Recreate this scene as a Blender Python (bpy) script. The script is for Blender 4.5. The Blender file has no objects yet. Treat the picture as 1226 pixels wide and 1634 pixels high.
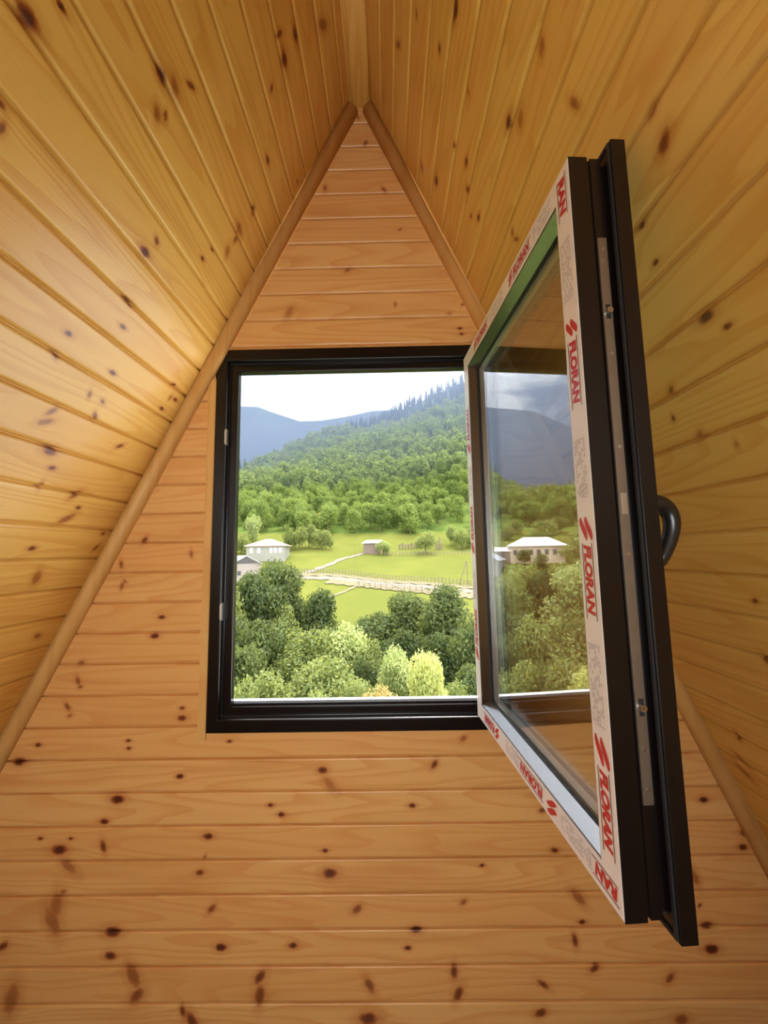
import bpy, bmesh, math, random
import numpy as np
from mathutils import Vector, Matrix
random.seed(7)
rng = np.random.default_rng(11)
scene = bpy.context.scene
COL = scene.collection
PI = math.pi

# ------------------------------------------------------------------ helpers
def link(o, parent=None):
    COL.objects.link(o)
    if parent is not None:
        o.parent = parent
    return o

def mesh_obj(name, verts, faces, mat=None, parent=None, smooth=False, mats=None, midx=None):
    me = bpy.data.meshes.new(name)
    me.from_pydata([tuple(v) for v in verts], [], [tuple(f) for f in faces])
    for m in (mats or ([mat] if mat else [])):
        me.materials.append(m)
    if midx is not None:
        me.polygons.foreach_set('material_index', midx)
    if smooth:
        me.polygons.foreach_set('use_smooth', [True] * len(me.polygons))
    me.update()
    return link(bpy.data.objects.new(name, me), parent)

def quads_mesh(name, V, F, mat=None):
    """fast mesh from numpy arrays, F = (n,4)"""
    me = bpy.data.meshes.new(name)
    V = np.asarray(V, dtype=np.float32); F = np.asarray(F, dtype=np.int32)
    me.vertices.add(len(V)); me.vertices.foreach_set('co', V.ravel())
    me.loops.add(F.size); me.loops.foreach_set('vertex_index', F.ravel())
    me.polygons.add(len(F))
    me.polygons.foreach_set('loop_start', np.arange(0, F.size, F.shape[1], dtype=np.int32))
    me.polygons.foreach_set('loop_total', np.full(len(F), F.shape[1], dtype=np.int32))
    if mat:
        me.materials.append(mat)
    me.update(calc_edges=True)
    return me

def attr(me, name, data):
    a = me.attributes.new(name, 'FLOAT', 'POINT')
    a.data.foreach_set('value', np.asarray(data, dtype=np.float32))

def tag(o, label, cat, group=None, kind=None):
    if label: o['label'] = label
    if cat: o['category'] = cat
    if group: o['group'] = group
    if kind: o['kind'] = kind
    return o

def structure(o):
    o['kind'] = 'structure'
    return o

def empty(name, loc=(0, 0, 0), rz=0.0):
    o = bpy.data.objects.new(name, None)
    o.empty_display_size = 0.1
    o.location = loc; o.rotation_euler = (0, 0, rz)
    return link(o)

class MB:
    """collects simple solids into one mesh"""
    def __init__(s): s.v = []; s.f = []
    def add(s, V, F):
        n = len(s.v); s.v += [tuple(x) for x in V]; s.f += [tuple(i + n for i in f) for f in F]
    def box(s, x0, x1, y0, y1, z0, z1):
        V = [(x, y, z) for z in (z0, z1) for y in (y0, y1) for x in (x0, x1)]
        s.add(V, [(0, 2, 3, 1), (4, 5, 7, 6), (0, 1, 5, 4), (2, 6, 7, 3), (0, 4, 6, 2), (1, 3, 7, 5)])
    def tube(s, pts, rad, n=8):
        pts = [Vector(p) for p in pts]
        if not isinstance(rad, (list, tuple)): rad = [rad] * len(pts)
        rings = []; up = Vector((0.13, 0.31, 0.94)).normalized()
        for i, p in enumerate(pts):
            a = pts[max(i - 1, 0)]; b = pts[min(i + 1, len(pts) - 1)]
            t = (b - a).normalized()
            e = t.cross(up)
            if e.length < 1e-3: e = t.cross(Vector((1, 0, 0)))
            e.normalize(); g = t.cross(e)
            rings.append([p + rad[i] * (math.cos(2 * PI * k / n) * e + math.sin(2 * PI * k / n) * g) for k in range(n)])
        V = [q for r in rings for q in r]; F = []
        for i in range(len(pts) - 1):
            for k in range(n):
                F.append((i * n + k, i * n + (k + 1) % n, (i + 1) * n + (k + 1) % n, (i + 1) * n + k))
        F.append(tuple(range(n))[::-1]); F.append(tuple((len(pts) - 1) * n + k for k in range(n)))
        s.add(V, F)
    def prism(s, poly, axis_fn, a, b):
        """poly of 2d points extruded between a and b; axis_fn(p,q,t)->xyz"""
        n = len(poly)
        V = [axis_fn(p, q, a) for p, q in poly] + [axis_fn(p, q, b) for p, q in poly]
        F = [(i, (i + 1) % n, n + (i + 1) % n, n + i) for i in range(n)]
        F += [tuple(range(n))[::-1], tuple(range(n, 2 * n))]
        s.add(V, F)
    def build(s, name, mat, parent=None, smooth=False, bevel=0.0):
        o = mesh_obj(name, s.v, s.f, mat, parent, smooth)
        bm = bmesh.new(); bm.from_mesh(o.data)
        bmesh.ops.recalc_face_normals(bm, faces=bm.faces)
        if bevel:
            bmesh.ops.bevel(bm, geom=list(bm.edges), offset=bevel, segments=2, affect='EDGES', clamp_overlap=True)
        bm.to_mesh(o.data); bm.free()
        return o

# ------------------------------------------------------------------ materials
def new_mat(name):
    m = bpy.data.materials.new(name); m.use_nodes = True
    nt = m.node_tree; nt.nodes.clear()
    return m, nt

def N(nt, t, **kw):
    n = nt.nodes.new(t)
    for k, v in kw.items():
        if k.startswith('i_'):
            key = k[2:]
            key = int(key) if key.isdigit() else key.replace('_', ' ')
            n.inputs[key].default_value = v
        else:
            setattr(n, k, v)
    return n

def L(nt, a, b): nt.links.new(a, b)

def math_node(nt, op, a, b=None, clamp=False):
    n = nt.nodes.new('ShaderNodeMath'); n.operation = op; n.use_clamp = clamp
    for i, x in enumerate((a, b)):
        if x is None: continue
        if isinstance(x, (int, float)): n.inputs[i].default_value = x
        else: nt.links.new(x, n.inputs[i])
    return n.outputs[0]

def mix_col(nt, fac, a, b, blend='MIX'):
    n = nt.nodes.new('ShaderNodeMix'); n.data_type = 'RGBA'; n.blend_type = blend
    for key, x in ((0, fac), (6, a), (7, b)):
        if isinstance(x, (int, float)): n.inputs[key].default_value = x
        elif isinstance(x, tuple): n.inputs[key].default_value = x
        else: nt.links.new(x, n.inputs[key])
    return n.outputs[2]

def smooth(nt, x, a, b):
    n = nt.nodes.new('ShaderNodeMapRange'); n.interpolation_type = 'SMOOTHSTEP'
    n.inputs[1].default_value = a; n.inputs[2].default_value = b
    n.inputs[3].default_value = 0.0; n.inputs[4].default_value = 1.0
    nt.links.new(x, n.inputs[0]); return n.outputs[0]

def plain(name, col, rough=0.5, metal=0.0, spec=0.5, noise=0.0, nscale=40.0, bump=0.0, coat=0.0):
    m, nt = new_mat(name)
    out = N(nt, 'ShaderNodeOutputMaterial'); p = N(nt, 'ShaderNodeBsdfPrincipled')
    p.inputs['Roughness'].default_value = rough; p.inputs['Metallic'].default_value = metal
    p.inputs['Specular IOR Level'].default_value = spec; p.inputs['Coat Weight'].default_value = coat
    p.inputs['Base Color'].default_value = (*col, 1)
    L(nt, p.outputs[0], out.inputs[0])
    if noise or bump:
        tc = N(nt, 'ShaderNodeTexCoord'); nz = N(nt, 'ShaderNodeTexNoise')
        nz.inputs['Scale'].default_value = nscale; nz.inputs['Detail'].default_value = 4
        L(nt, tc.outputs['Object'], nz.inputs['Vector'])
        if noise:
            c2 = tuple(max(0, c * (1 - noise)) for c in col); c1 = tuple(min(1, c * (1 + noise)) for c in col)
            L(nt, mix_col(nt, nz.outputs[0], (*c2, 1), (*c1, 1)), p.inputs['Base Color'])
        if bump:
            b = N(nt, 'ShaderNodeBump'); b.inputs['Strength'].default_value = bump
            b.inputs['Distance'].default_value = 0.01
            L(nt, nz.outputs[0], b.inputs['Height']); L(nt, b.outputs[0], p.inputs['Normal'])
    return m

def wood_material(name, light, mid, dark, knot=(0.085, 0.022, 0.010), rough=0.36, attrs=True, scale=1.0, coat=.24):
    """varnished knotty pine; ku = along the board (m), kv = across (m)"""
    m, nt = new_mat(name)
    out = N(nt, 'ShaderNodeOutputMaterial'); p = N(nt, 'ShaderNodeBsdfPrincipled')
    L(nt, p.outputs[0], out.inputs[0])
    def A(n): 
        a = N(nt, 'ShaderNodeAttribute', attribute_name=n); return a.outputs['Fac']
    if attrs:
        ku, kv, bid, kr, kd, wp = (A(n) for n in ('ku', 'kv', 'bid', 'knot', 'knotdark', 'warp'))
        kv2 = math_node(nt, 'SUBTRACT', kv, wp)
    else:
        tc = N(nt, 'ShaderNodeTexCoord'); sp = N(nt, 'ShaderNodeSeparateXYZ')
        L(nt, tc.outputs['Object'], sp.inputs[0])
        ku, kv2 = sp.outputs[2], math_node(nt, 'ADD', sp.outputs[0], sp.outputs[1])
        bid = None
    def vec(su, sv, so):
        c = N(nt, 'ShaderNodeCombineXYZ')
        L(nt, math_node(nt, 'MULTIPLY', ku, su), c.inputs[0])
        L(nt, math_node(nt, 'MULTIPLY', kv2, sv), c.inputs[1])
        if bid is not None: L(nt, math_node(nt, 'MULTIPLY', bid, so), c.inputs[2])
        return c.outputs[0]
    def noise(v, detail=3.0, rough_=0.5, dist=0.0):
        n = N(nt, 'ShaderNodeTexNoise'); n.inputs['Scale'].default_value = 1.0
        n.inputs['Detail'].default_value = detail; n.inputs['Roughness'].default_value = rough_
        n.inputs['Distortion'].default_value = dist
        L(nt, v, n.inputs['Vector']); return n.outputs[0]
    big = noise(vec(0.9 * scale, 9 * scale, 7.13), 1.0)
    rings = math_node(nt, 'FRACT', math_node(nt, 'ADD', math_node(nt, 'MULTIPLY', big, 13.0), math_node(nt, 'MULTIPLY', noise(vec(6, 60, 3.7), 2.0), 0.35)))
    # late-wood line: slow rise, quick drop
    late = math_node(nt, 'MULTIPLY', smooth(nt, rings, 0.35, 0.93), math_node(nt, 'SUBTRACT', 1.0, smooth(nt, rings, 0.93, 1.0)))
    fine = noise(vec(3.0, 260, 5.1), 3.0, 0.6)
    blot = noise(vec(2.2, 14, 9.3), 2.0)
    c = mix_col(nt, math_node(nt, 'MULTIPLY', late, .74), (*light, 1), (*mid, 1))
    c = mix_col(nt, math_node(nt, 'MULTIPLY', smooth(nt, fine, 0.45, 0.8), 0.33), c, (*mid, 1))
    c = mix_col(nt, math_node(nt, 'MULTIPLY', smooth(nt, blot, 0.48, 0.85), 0.55), c, (*dark, 1))
    if attrs:
        wn = N(nt, 'ShaderNodeTexWhiteNoise', noise_dimensions='1D'); L(nt, bid, wn.inputs['W'])
        tone = wn.outputs[0]
        c = mix_col(nt, math_node(nt, 'MULTIPLY', tone, 0.40), c, (*mid, 1))
        hs = N(nt, 'ShaderNodeSeparateColor'); L(nt, wn.outputs[1], hs.inputs[0])
        c = mix_col(nt, math_node(nt, 'MULTIPLY', hs.outputs[1], 0.22), c, (dark[0] * 1.25, dark[1] * 1.0, dark[2] * .9, 1))
        # knots: dark heart, reddish ring, stained halo
        jit = math_node(nt, 'ADD', kr, math_node(nt, 'MULTIPLY', math_node(nt, 'SUBTRACT', noise(vec(90, 120, 2.0), 2.0), 0.5), 0.7))
        tail = A('tail')
        c = mix_col(nt, math_node(nt, 'MULTIPLY', tail, .75), c, (dark[0] * .62, dark[1] * .40, dark[2] * .35, 1))
        halo = math_node(nt, 'SUBTRACT', 1.0, smooth(nt, jit, 0.9, 3.0))
        ring = math_node(nt, 'SUBTRACT', 1.0, smooth(nt, jit, 0.8, 1.45))
        core = math_node(nt, 'SUBTRACT', 1.0, smooth(nt, jit, 0.45, 1.05))
        c = mix_col(nt, math_node(nt, 'MULTIPLY', halo, 0.38), c, (dark[0] * .85, dark[1] * .62, dark[2] * .5, 1))
        c = mix_col(nt, math_node(nt, 'MULTIPLY', ring, kd), c, (dark[0] * .62, dark[1] * .36, dark[2] * .3, 1))
        heart = mix_col(nt, smooth(nt, kd, .5, .9), (dark[0] * .55, dark[1] * .45, dark[2] * .5, 1), (*knot, 1))
        c = mix_col(nt, math_node(nt, 'MULTIPLY', core, kd), c, heart)
    L(nt, c, p.inputs['Base Color'])
    p.inputs['Roughness'].default_value = rough; p.inputs['Specular IOR Level'].default_value = 0.36
    p.inputs['Coat Weight'].default_value = coat; p.inputs['Coat Roughness'].default_value = 0.25
    b = N(nt, 'ShaderNodeBump'); b.inputs['Strength'].default_value = 0.10; b.inputs['Distance'].default_value = 0.004
    L(nt, math_node(nt, 'ADD', fine, math_node(nt, 'MULTIPLY', late, 0.5)), b.inputs['Height'])
    L(nt, b.outputs[0], p.inputs['Normal'])
    return m

def leaf_material(name, a, b, trans=0.45, nscale=0.9):
    m, nt = new_mat(name)
    out = N(nt, 'ShaderNodeOutputMaterial')
    geo = N(nt, 'ShaderNodeNewGeometry'); oi = N(nt, 'ShaderNodeObjectInfo')
    tc = N(nt, 'ShaderNodeTexCoord'); nz = N(nt, 'ShaderNodeTexNoise')
    nz.inputs['Scale'].default_value = nscale; nz.inputs['Detail'].default_value = 3
    L(nt, tc.outputs['Object'], nz.inputs['Vector'])
    f = math_node(nt, 'ADD', math_node(nt, 'MULTIPLY', nz.outputs[0], 0.7), math_node(nt, 'MULTIPLY', oi.outputs['Random'], 0.35))
    f = math_node(nt, 'ADD', f, math_node(nt, 'MULTIPLY', geo.outputs['Random Per Island'], 0.45))
    f = smooth(nt, f, 0.25, 1.2)
    c = mix_col(nt, f, (*a, 1), (*b, 1))
    d = N(nt, 'ShaderNodeBsdfDiffuse'); t = N(nt, 'ShaderNodeBsdfTranslucent'); g = N(nt, 'ShaderNodeBsdfGlossy')
    g.inputs['Roughness'].default_value = 0.45; g.inputs['Color'].default_value = (.8, .8, .8, 1)
    L(nt, c, d.inputs[0])
    c2 = mix_col(nt, 0.55, c, (b[0] * 1.5, b[1] * 1.35, b[2] * .8, 1)); L(nt, c2, t.inputs[0])
    mx = N(nt, 'ShaderNodeMixShader'); mx.inputs[0].default_value = trans
    L(nt, d.outputs[0], mx.inputs[1]); L(nt, t.outputs[0], mx.inputs[2])
    m2 = N(nt, 'ShaderNodeMixShader'); m2.inputs[0].default_value = 0.015
    L(nt, mx.outputs[0], m2.inputs[1]); L(nt, g.outputs[0], m2.inputs[2])
    L(nt, m2.outputs[0], out.inputs[0])
    return m

WOOD = wood_material('varnished_pine', (0.715, 0.445, 0.105), (0.60, 0.315, 0.056), (0.46, 0.205, 0.032))
GABLEWOOD = wood_material('varnished_pine_gable', (0.745, 0.435, 0.150), (0.65, 0.312, 0.090), (0.50, 0.21, 0.050))
TRIMWOOD = wood_material('pine_trim', (0.66, 0.375, 0.115), (0.60, 0.31, 0.08), (0.50, 0.235, 0.05), rough=.5, attrs=False, scale=.5, coat=.0)
FRAMEPVC = plain('dark_frame_profile', (0.006, 0.0042, 0.0036), 0.24, spec=0.32, noise=0.15, nscale=25)
PVC = plain('dark_brown_profile', (0.0065, 0.0042, 0.0034), 0.30, spec=0.40, noise=0.18, nscale=25, bump=0.02)
RUBBER = plain('black_rubber', (0.012, 0.012, 0.012), 0.6)
STEEL = plain('dull_steel', (0.30, 0.255, 0.20), 0.42, metal=0.85, noise=0.12, nscale=60)
CHROME = plain('bright_screw_steel', (0.62, 0.60, 0.56), 0.30, metal=1.0)
FILM = plain('white_protective_film', (0.80, 0.715, 0.655), 0.36, spec=0.4, noise=0.03, nscale=30, bump=0.05)
FILMRED = plain('red_print', (0.52, 0.022, 0.028), 0.4)
FILMDARK = plain('dark_red_print', (0.10, 0.012, 0.012), 0.45)
FILMGREY = plain('grey_print', (0.52, 0.46, 0.44), 0.45)
ALU = plain('spacer_aluminium', (0.55, 0.56, 0.56), 0.35, metal=0.7)
# ------------------------------------------------------------------ room dimensions (metres, y = 0 is the gable wall)
PITCH = 0.09                     # gable board
Z_TOP = 1.28868                  # groove of the topmost gable board
XL, ZL, SL, AL = -0.08392, 1.31027, 0.09353, 1.10935   # left slope: start, board width, angle
XR, ZR, SR, AR = 0.00549, 1.35767, 0.09277, 1.14699    # right slope
FLOOR_Z = -1.62
CEIL_Z = 1.352
Y_BACK = -2.15
WX0, WX1, WZ0, WZ1 = -0.5040, 0.372, -0.7090, 0.4700    # outer size of the window frame

def x_left(z): return XL - (ZL - z) / math.tan(AL)
def x_right(z): return XR + (ZR - z) / math.tan(AR)

# knots of the boards: (along, across, radius, darkness)
KG= [(-0.752,-0.887,0.0165,1.00),(-0.787,-0.946,0.0106,1.00),(-0.911,-1.019,0.0180,1.00),(-0.882,-1.062,0.0181,0.45),(-0.785,-1.012,0.0130,0.80),(-0.968,-0.989,0.0068,0.90),(-0.880,-0.990,0.0066,0.90),(-0.486,-0.988,0.0119,1.00),(-0.506,-1.082,0.0123,0.80),(-0.470,-1.175,0.0127,0.70),(-0.909,-1.162,0.0258,0.45),(-0.917,-1.204,0.0262,0.50),(-0.746,-1.231,0.0183,0.95),(-0.749,-1.291,0.0140,0.90),(-1.051,-1.265,0.0151,0.80),(-0.441,-1.272,0.0131,1.00),(-0.683,-1.339,0.0234,0.60),(-0.670,-1.390,0.0214,0.70),(-1.017,-1.395,0.0311,0.50),(-0.541,-1.428,0.0118,0.80),(-0.514,-1.453,0.0189,0.80),(-0.892,-1.128,0.0092,0.60),(-0.574,-0.827,0.0096,1.00),(-0.494,-1.042,0.0061,0.60),(-0.159,-0.814,0.0123,0.90),(-0.139,-0.852,0.0160,0.35),(0.164,-0.802,0.0122,0.80),(-0.309,-0.907,0.0074,1.00),(-0.277,-0.932,0.0093,1.00),(0.097,-0.912,0.0090,1.00),(-0.152,-1.028,0.0076,1.00),(-0.139,-1.087,0.0175,0.90),(-0.063,-1.179,0.0141,0.70),(0.101,-1.231,0.0123,1.00),(0.076,-1.277,0.0084,1.00),(-0.241,-1.269,0.0106,1.00),(-0.332,-1.346,0.0176,0.80),(-0.331,-1.392,0.0202,0.75),(-0.030,-1.368,0.0152,0.70),(0.202,-1.335,0.0151,0.80),(0.211,-1.390,0.0176,0.80),(-0.035,-1.448,0.0202,0.85),(0.234,-1.163,0.0100,0.60),(0.251,-0.732,0.0103,0.55),(-0.432,-0.732,0.0036,1.00),(0.468,-0.928,0.0114,0.70),(0.496,-1.033,0.0099,0.90),(0.554,-1.155,0.0168,0.50),(0.559,-1.216,0.0086,1.00),(0.537,-1.262,0.0131,0.80),(0.586,-1.330,0.0135,0.80),(0.444,-1.369,0.0112,0.80),(0.432,-1.437,0.0161,0.80),(0.788,-1.355,0.0142,0.70),(0.809,-1.455,0.0197,0.70),(0.289,-1.070,0.0039,1.00),(0.925,-0.905,0.0107,1.00),(0.879,-1.105,0.0156,0.50),(0.900,-1.226,0.0140,0.90),(0.907,-1.285,0.0167,1.00),(0.886,-1.177,0.0069,0.80),(1.034,-0.993,0.0136,0.90),(1.021,-1.030,0.0114,1.00),(-0.647,-0.375,0.0090,1.00),(-0.665,-0.430,0.0109,1.00),(-0.889,-0.556,0.0101,0.70),(-0.881,-0.574,0.0081,0.70),(-0.915,-0.630,0.0103,0.70),(-0.906,-0.655,0.0083,0.50),(-0.883,-0.505,0.0100,0.60),(-0.574,-0.638,0.0073,0.90),(-0.573,-0.666,0.0111,0.85),(-0.994,-0.736,0.0087,0.90),(-0.729,-0.727,0.0059,1.00),(-0.726,-0.748,0.0059,1.00),(-1.047,-0.781,0.0156,1.00),(-0.573,-0.826,0.0096,1.00),(-0.710,-0.141,0.0110,0.80),(-0.779,-0.214,0.0094,0.70),(-0.773,-0.280,0.0094,0.60),(-0.764,-0.266,0.0056,0.60),(-0.011,1.212,0.0096,0.70),(0.049,1.033,0.0089,0.60),(0.100,0.884,0.0063,0.60),(0.079,0.616,0.0056,0.60),(0.300,0.611,0.0057,0.80),(0.287,0.528,0.0055,1.00),(0.292,0.509,0.0055,1.00),(0.255,0.581,0.0075,0.40),(-0.269,0.597,0.0171,0.35),(-0.151,1.044,0.0090,0.60),(-0.076,0.741,0.0098,0.60),(-0.038,1.313,0.0075,0.50),(-0.564,-0.186,0.0087,0.60),(-0.391,0.339,0.0053,0.50)]
KL= [(-0.722,0.830,0.0155,1.00),(-0.701,0.773,0.0073,1.00),(-0.542,0.657,0.0132,0.90),(-0.514,0.637,0.0152,0.55),(-0.516,0.708,0.0131,0.60),(-0.500,0.693,0.0083,0.80),(-0.699,0.949,0.0068,0.90),(-0.685,0.973,0.0081,0.70),(-0.326,0.267,0.0150,1.00),(-0.334,0.200,0.0132,0.90),(-0.316,0.345,0.0083,0.80),(-0.209,0.440,0.0105,0.90),(-0.274,0.064,0.0166,0.60),(-0.165,0.563,0.0123,0.80),(-0.489,0.598,0.0087,0.80),(-0.177,0.640,0.0178,0.55),(-0.374,0.266,0.0105,0.80),(-0.055,0.333,0.0070,0.80),(-0.391,0.918,0.0130,1.00),(-0.380,0.878,0.0099,0.75),(-0.239,0.799,0.0073,1.00),(-0.226,0.757,0.0056,1.00),(-0.174,0.716,0.0136,0.45),(-0.169,0.669,0.0098,0.70),(-0.368,1.030,0.0080,0.90),(-0.101,1.117,0.0037,1.00),(-0.358,1.031,0.0081,0.90),(-0.345,1.084,0.0081,0.90),(-0.446,1.169,0.0075,1.00),(-0.307,1.187,0.0082,1.00),(-0.098,1.196,0.0074,1.00),(-0.445,1.221,0.0089,0.80),(-0.290,1.259,0.0082,0.80),(-0.290,1.297,0.0099,0.80),(-0.171,1.344,0.0089,0.80),(-0.347,1.411,0.0143,0.85),(-0.392,1.354,0.0108,0.60),(-0.392,1.328,0.0092,0.70),(-0.332,1.258,0.0080,0.70),(-0.321,1.448,0.0081,0.90),(-0.223,1.500,0.0122,0.70),(-0.193,1.533,0.0071,0.90),(-0.209,1.566,0.0142,0.60),(-0.258,1.651,0.0087,0.90),(-0.200,1.732,0.0166,0.55),(-0.057,1.646,0.0078,0.80),(-0.059,1.601,0.0058,0.90),(-0.093,1.917,0.0123,0.60),(-0.325,1.493,0.0082,0.50),(-0.064,1.151,0.0076,0.90),(-0.089,1.154,0.0075,0.60)]
KR= [(-0.500,0.473,0.0165,1.00),(-0.286,0.211,0.0113,0.70),(-0.407,0.427,0.0097,0.80),(-0.397,0.306,0.0083,0.60),(-0.418,0.569,0.0054,0.70),(-0.472,0.732,0.0113,0.90),(-0.501,0.765,0.0140,0.45),(-0.297,0.616,0.0093,0.90),(-0.138,0.487,0.0127,1.00),(-0.247,0.643,0.0094,0.80),(-0.233,0.719,0.0092,1.00),(-0.205,0.686,0.0038,1.00),(-0.288,0.549,0.0058,0.90),(-0.104,0.394,0.0112,0.70),(-0.320,0.856,0.0083,0.60),(-0.320,0.876,0.0082,0.70),(-0.607,0.763,0.0089,0.40),(-0.688,1.070,0.0143,0.75),(-0.696,1.025,0.0097,0.50),(-0.601,1.123,0.0062,0.90),(-0.612,1.309,0.0116,0.85),(-0.633,1.340,0.0046,1.00),(-0.588,1.185,0.0049,0.90),(-0.489,1.380,0.0089,0.70),(-0.461,1.430,0.0065,0.80),(-0.494,1.477,0.0089,0.40),(-0.547,1.514,0.0061,0.50),(-0.219,1.742,0.0065,0.90),(-0.414,1.816,0.0087,0.80),(-0.361,1.952,0.0095,0.70),(-0.142,2.225,0.0100,0.80),(-0.107,2.309,0.0126,0.60),(-0.089,2.349,0.0150,0.50),(-0.608,0.882,0.0110,0.60),(-0.614,0.762,0.0074,0.50)]

CH, GD = 0.0056, 0.0105          # chamfer width and groove depth

def board_profile(v0, v1, n, lo=True, hi=True, hi_ch=None):
    """across-board stations: (v, depth)"""
    CH2 = hi_ch or CH; out = []
    if lo: out += [(v0, GD), (v0 + .0013, GD), (v0 + .0024, GD * .38), (v0 + CH, 0.0)]
    else: out += [(v0, 0.0)]
    a, b = (v0 + CH if lo else v0), (v1 - CH2 if hi else v1)
    for i in range(1, n): out.append((a + (b - a) * i / n, 0.0))
    if hi: out += [(v1 - CH2, 0.0), (v1 - min(.0024, CH2 * .7), GD * .38), (v1 - min(.0013, CH2 * .4), GD), (v1, GD)]
    else: out += [(v1, 0.0)]
    return out

class Boards:
    """a boarded surface: rows of tongue-and-groove boards in one mesh with grain attributes"""
    def __init__(s, to_world, knots, extra=0, ua=0, ub=1, va=0, vb=1, aspect=1.5):
        s.tw = to_world; s.V = []; s.F = []; s.at = []; s.n = 0
        k = list(knots)
        for i in range(extra):
            k.append((rng.uniform(ua, ub), rng.uniform(va, vb), rng.uniform(.004, .011), rng.uniform(.4, 1)))
        s.k = np.array(k); s.aspect = aspect
    def patch(s, bid, prof, u_of):
        """prof: stations (v, depth); u_of(v) -> array of u stations"""
        rows = []
        for v, d in prof:
            u = u_of(v); rows.append(np.stack([u, np.full_like(u, v), np.full_like(u, d)], 1))
        G = np.stack(rows, 0); nv, nu = G.shape[:2]
        idx = s.n + np.arange(nv * nu).reshape(nv, nu)
        F = np.stack([idx[:-1, :-1], idx[:-1, 1:], idx[1:, 1:], idx[1:, :-1]], -1).reshape(-1, 4)
        P = G.reshape(-1, 3)
        du = P[:, None, 0] - s.k[None, :, 0]; dv = P[:, None, 1] - s.k[None, :, 1]
        r0 = np.maximum(s.k[None, :, 2] * .66, .0042)
        # sharp knots are round, soft ones are slanting spikes
        h = np.modf(np.abs(np.sin(s.k[:, 0] * 917.3 + s.k[:, 1] * 331.7)) * 1000)[0]
        soft = s.k[:, 3] < .85
        an = np.where(soft, (h - .5) * 2.6 + 1.35, 0.0)[None]; asp = np.where(soft, 1.25 + .9 * h, s.aspect)[None]
        ca, sa = np.cos(an), np.sin(an)
        q = np.sqrt(((du * ca + dv * sa) / (r0 * asp)) ** 2 + ((dv * ca - du * sa) / (r0 * np.where(soft, .85, 1.0)[None])) ** 2)
        j = q.argmin(1); kn = q[np.arange(len(P)), j]; kd = s.k[j, 3]
        tl = ((s.k[None, :, 3] ** 2) * np.exp(-(dv / (r0 * .42)) ** 2) * np.exp(-np.abs(du) / (r0 * 2.4 * (.5 + h[None])))).max(1)
        wp = (r0 * 1.1 * np.tanh(dv / r0) * np.exp(-(du / (r0 * 3.5)) ** 2) * np.exp(-np.abs(dv) / (r0 * 2.6))).sum(1)
        s.V.append(s.tw(P)); s.F.append(F); s.n += len(P)
        s.at.append(np.stack([P[:, 0], P[:, 1], np.full(len(P), float(bid)), np.minimum(kn, 6), kd, wp, tl], 1))
    def build(s, name, mat, flip=False):
        F = np.concatenate(s.F)
        if flip: F = F[:, ::-1]
        me = quads_mesh(name, np.concatenate(s.V), F, mat)
        A = np.concatenate(s.at)
        for i, n in enumerate(('ku', 'kv', 'bid', 'knot', 'knotdark', 'warp', 'tail')): attr(me, n, A[:, i])
        return structure(link(bpy.data.objects.new(name, me)))

# ---- gable wall with the window hole
def gable(name, y, face, hole, knots, step, nacross, extra=0):
    def tw(P): return np.stack([P[:, 0], y + face * P[:, 2], P[:, 1]], 1)
    B = Boards(tw, knots, extra, -1.5, 1.5, -1.6, 1.3, 1.6)
    k = 0
    zt = Z_TOP + PITCH
    while zt > FLOOR_Z:
        z1, z0 = zt, zt - PITCH
        cuts = [z0]
        if hole:
            for c in (hole[2], hole[3]):
                if z0 + .003 < c < z1 - .003: cuts.append(c)
        cuts = sorted(cuts) + [z1]
        for a, b in zip(cuts[:-1], cuts[1:]):
            a2, b2 = max(a, FLOOR_Z), min(b, CEIL_Z + .004)
            if b2 <= a2 + .001: continue
            prof = board_profile(a2, b2, max(2, int(nacross * (b2 - a2) / PITCH)), a2 == z0, b2 == z1, .0016)
            inhole = hole and (a + b) / 2 > hole[2] and (a + b) / 2 < hole[3]
            def span(u0f, u1f):
                ln = max(u1f(a2) - u0f(a2), .02); n = max(3, int(ln / step))
                return lambda v: np.linspace(u0f(v), u1f(v), n + 1)
            xl = lambda v: x_left(min(v, CEIL_Z)) - .012; xr = lambda v: x_right(min(v, CEIL_Z)) + .012
            if inhole:
                if xl(b2) < hole[0] - .004 or xl(a2) < hole[0] - .004:
                    B.patch(k + 3.37, prof, span(xl, lambda v: max(hole[0], xl(v) + .001)))
                B.patch(k + 53.11, prof, span(lambda v: hole[1], lambda v: max(xr(v), hole[1] + .001)))
            else:
                B.patch(k + 3.37, prof, span(xl, xr))
        zt = z0; k += 1
    return B.build(name, GABLEWOOD, flip=(face < 0))

gable('wall_front', 0.0, 1.0, (WX0 + .006, WX1 - .006, WZ0 + .006, WZ1 - .006), KG, 0.0052, 18, 6)
ADDED_WIN = (-.66, .30, -.80, .16)       # unseen window added behind the camera for the room fill light
gable('wall_back', Y_BACK, -1.0, ADDED_WIN, KG, 0.03, 5)

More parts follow.
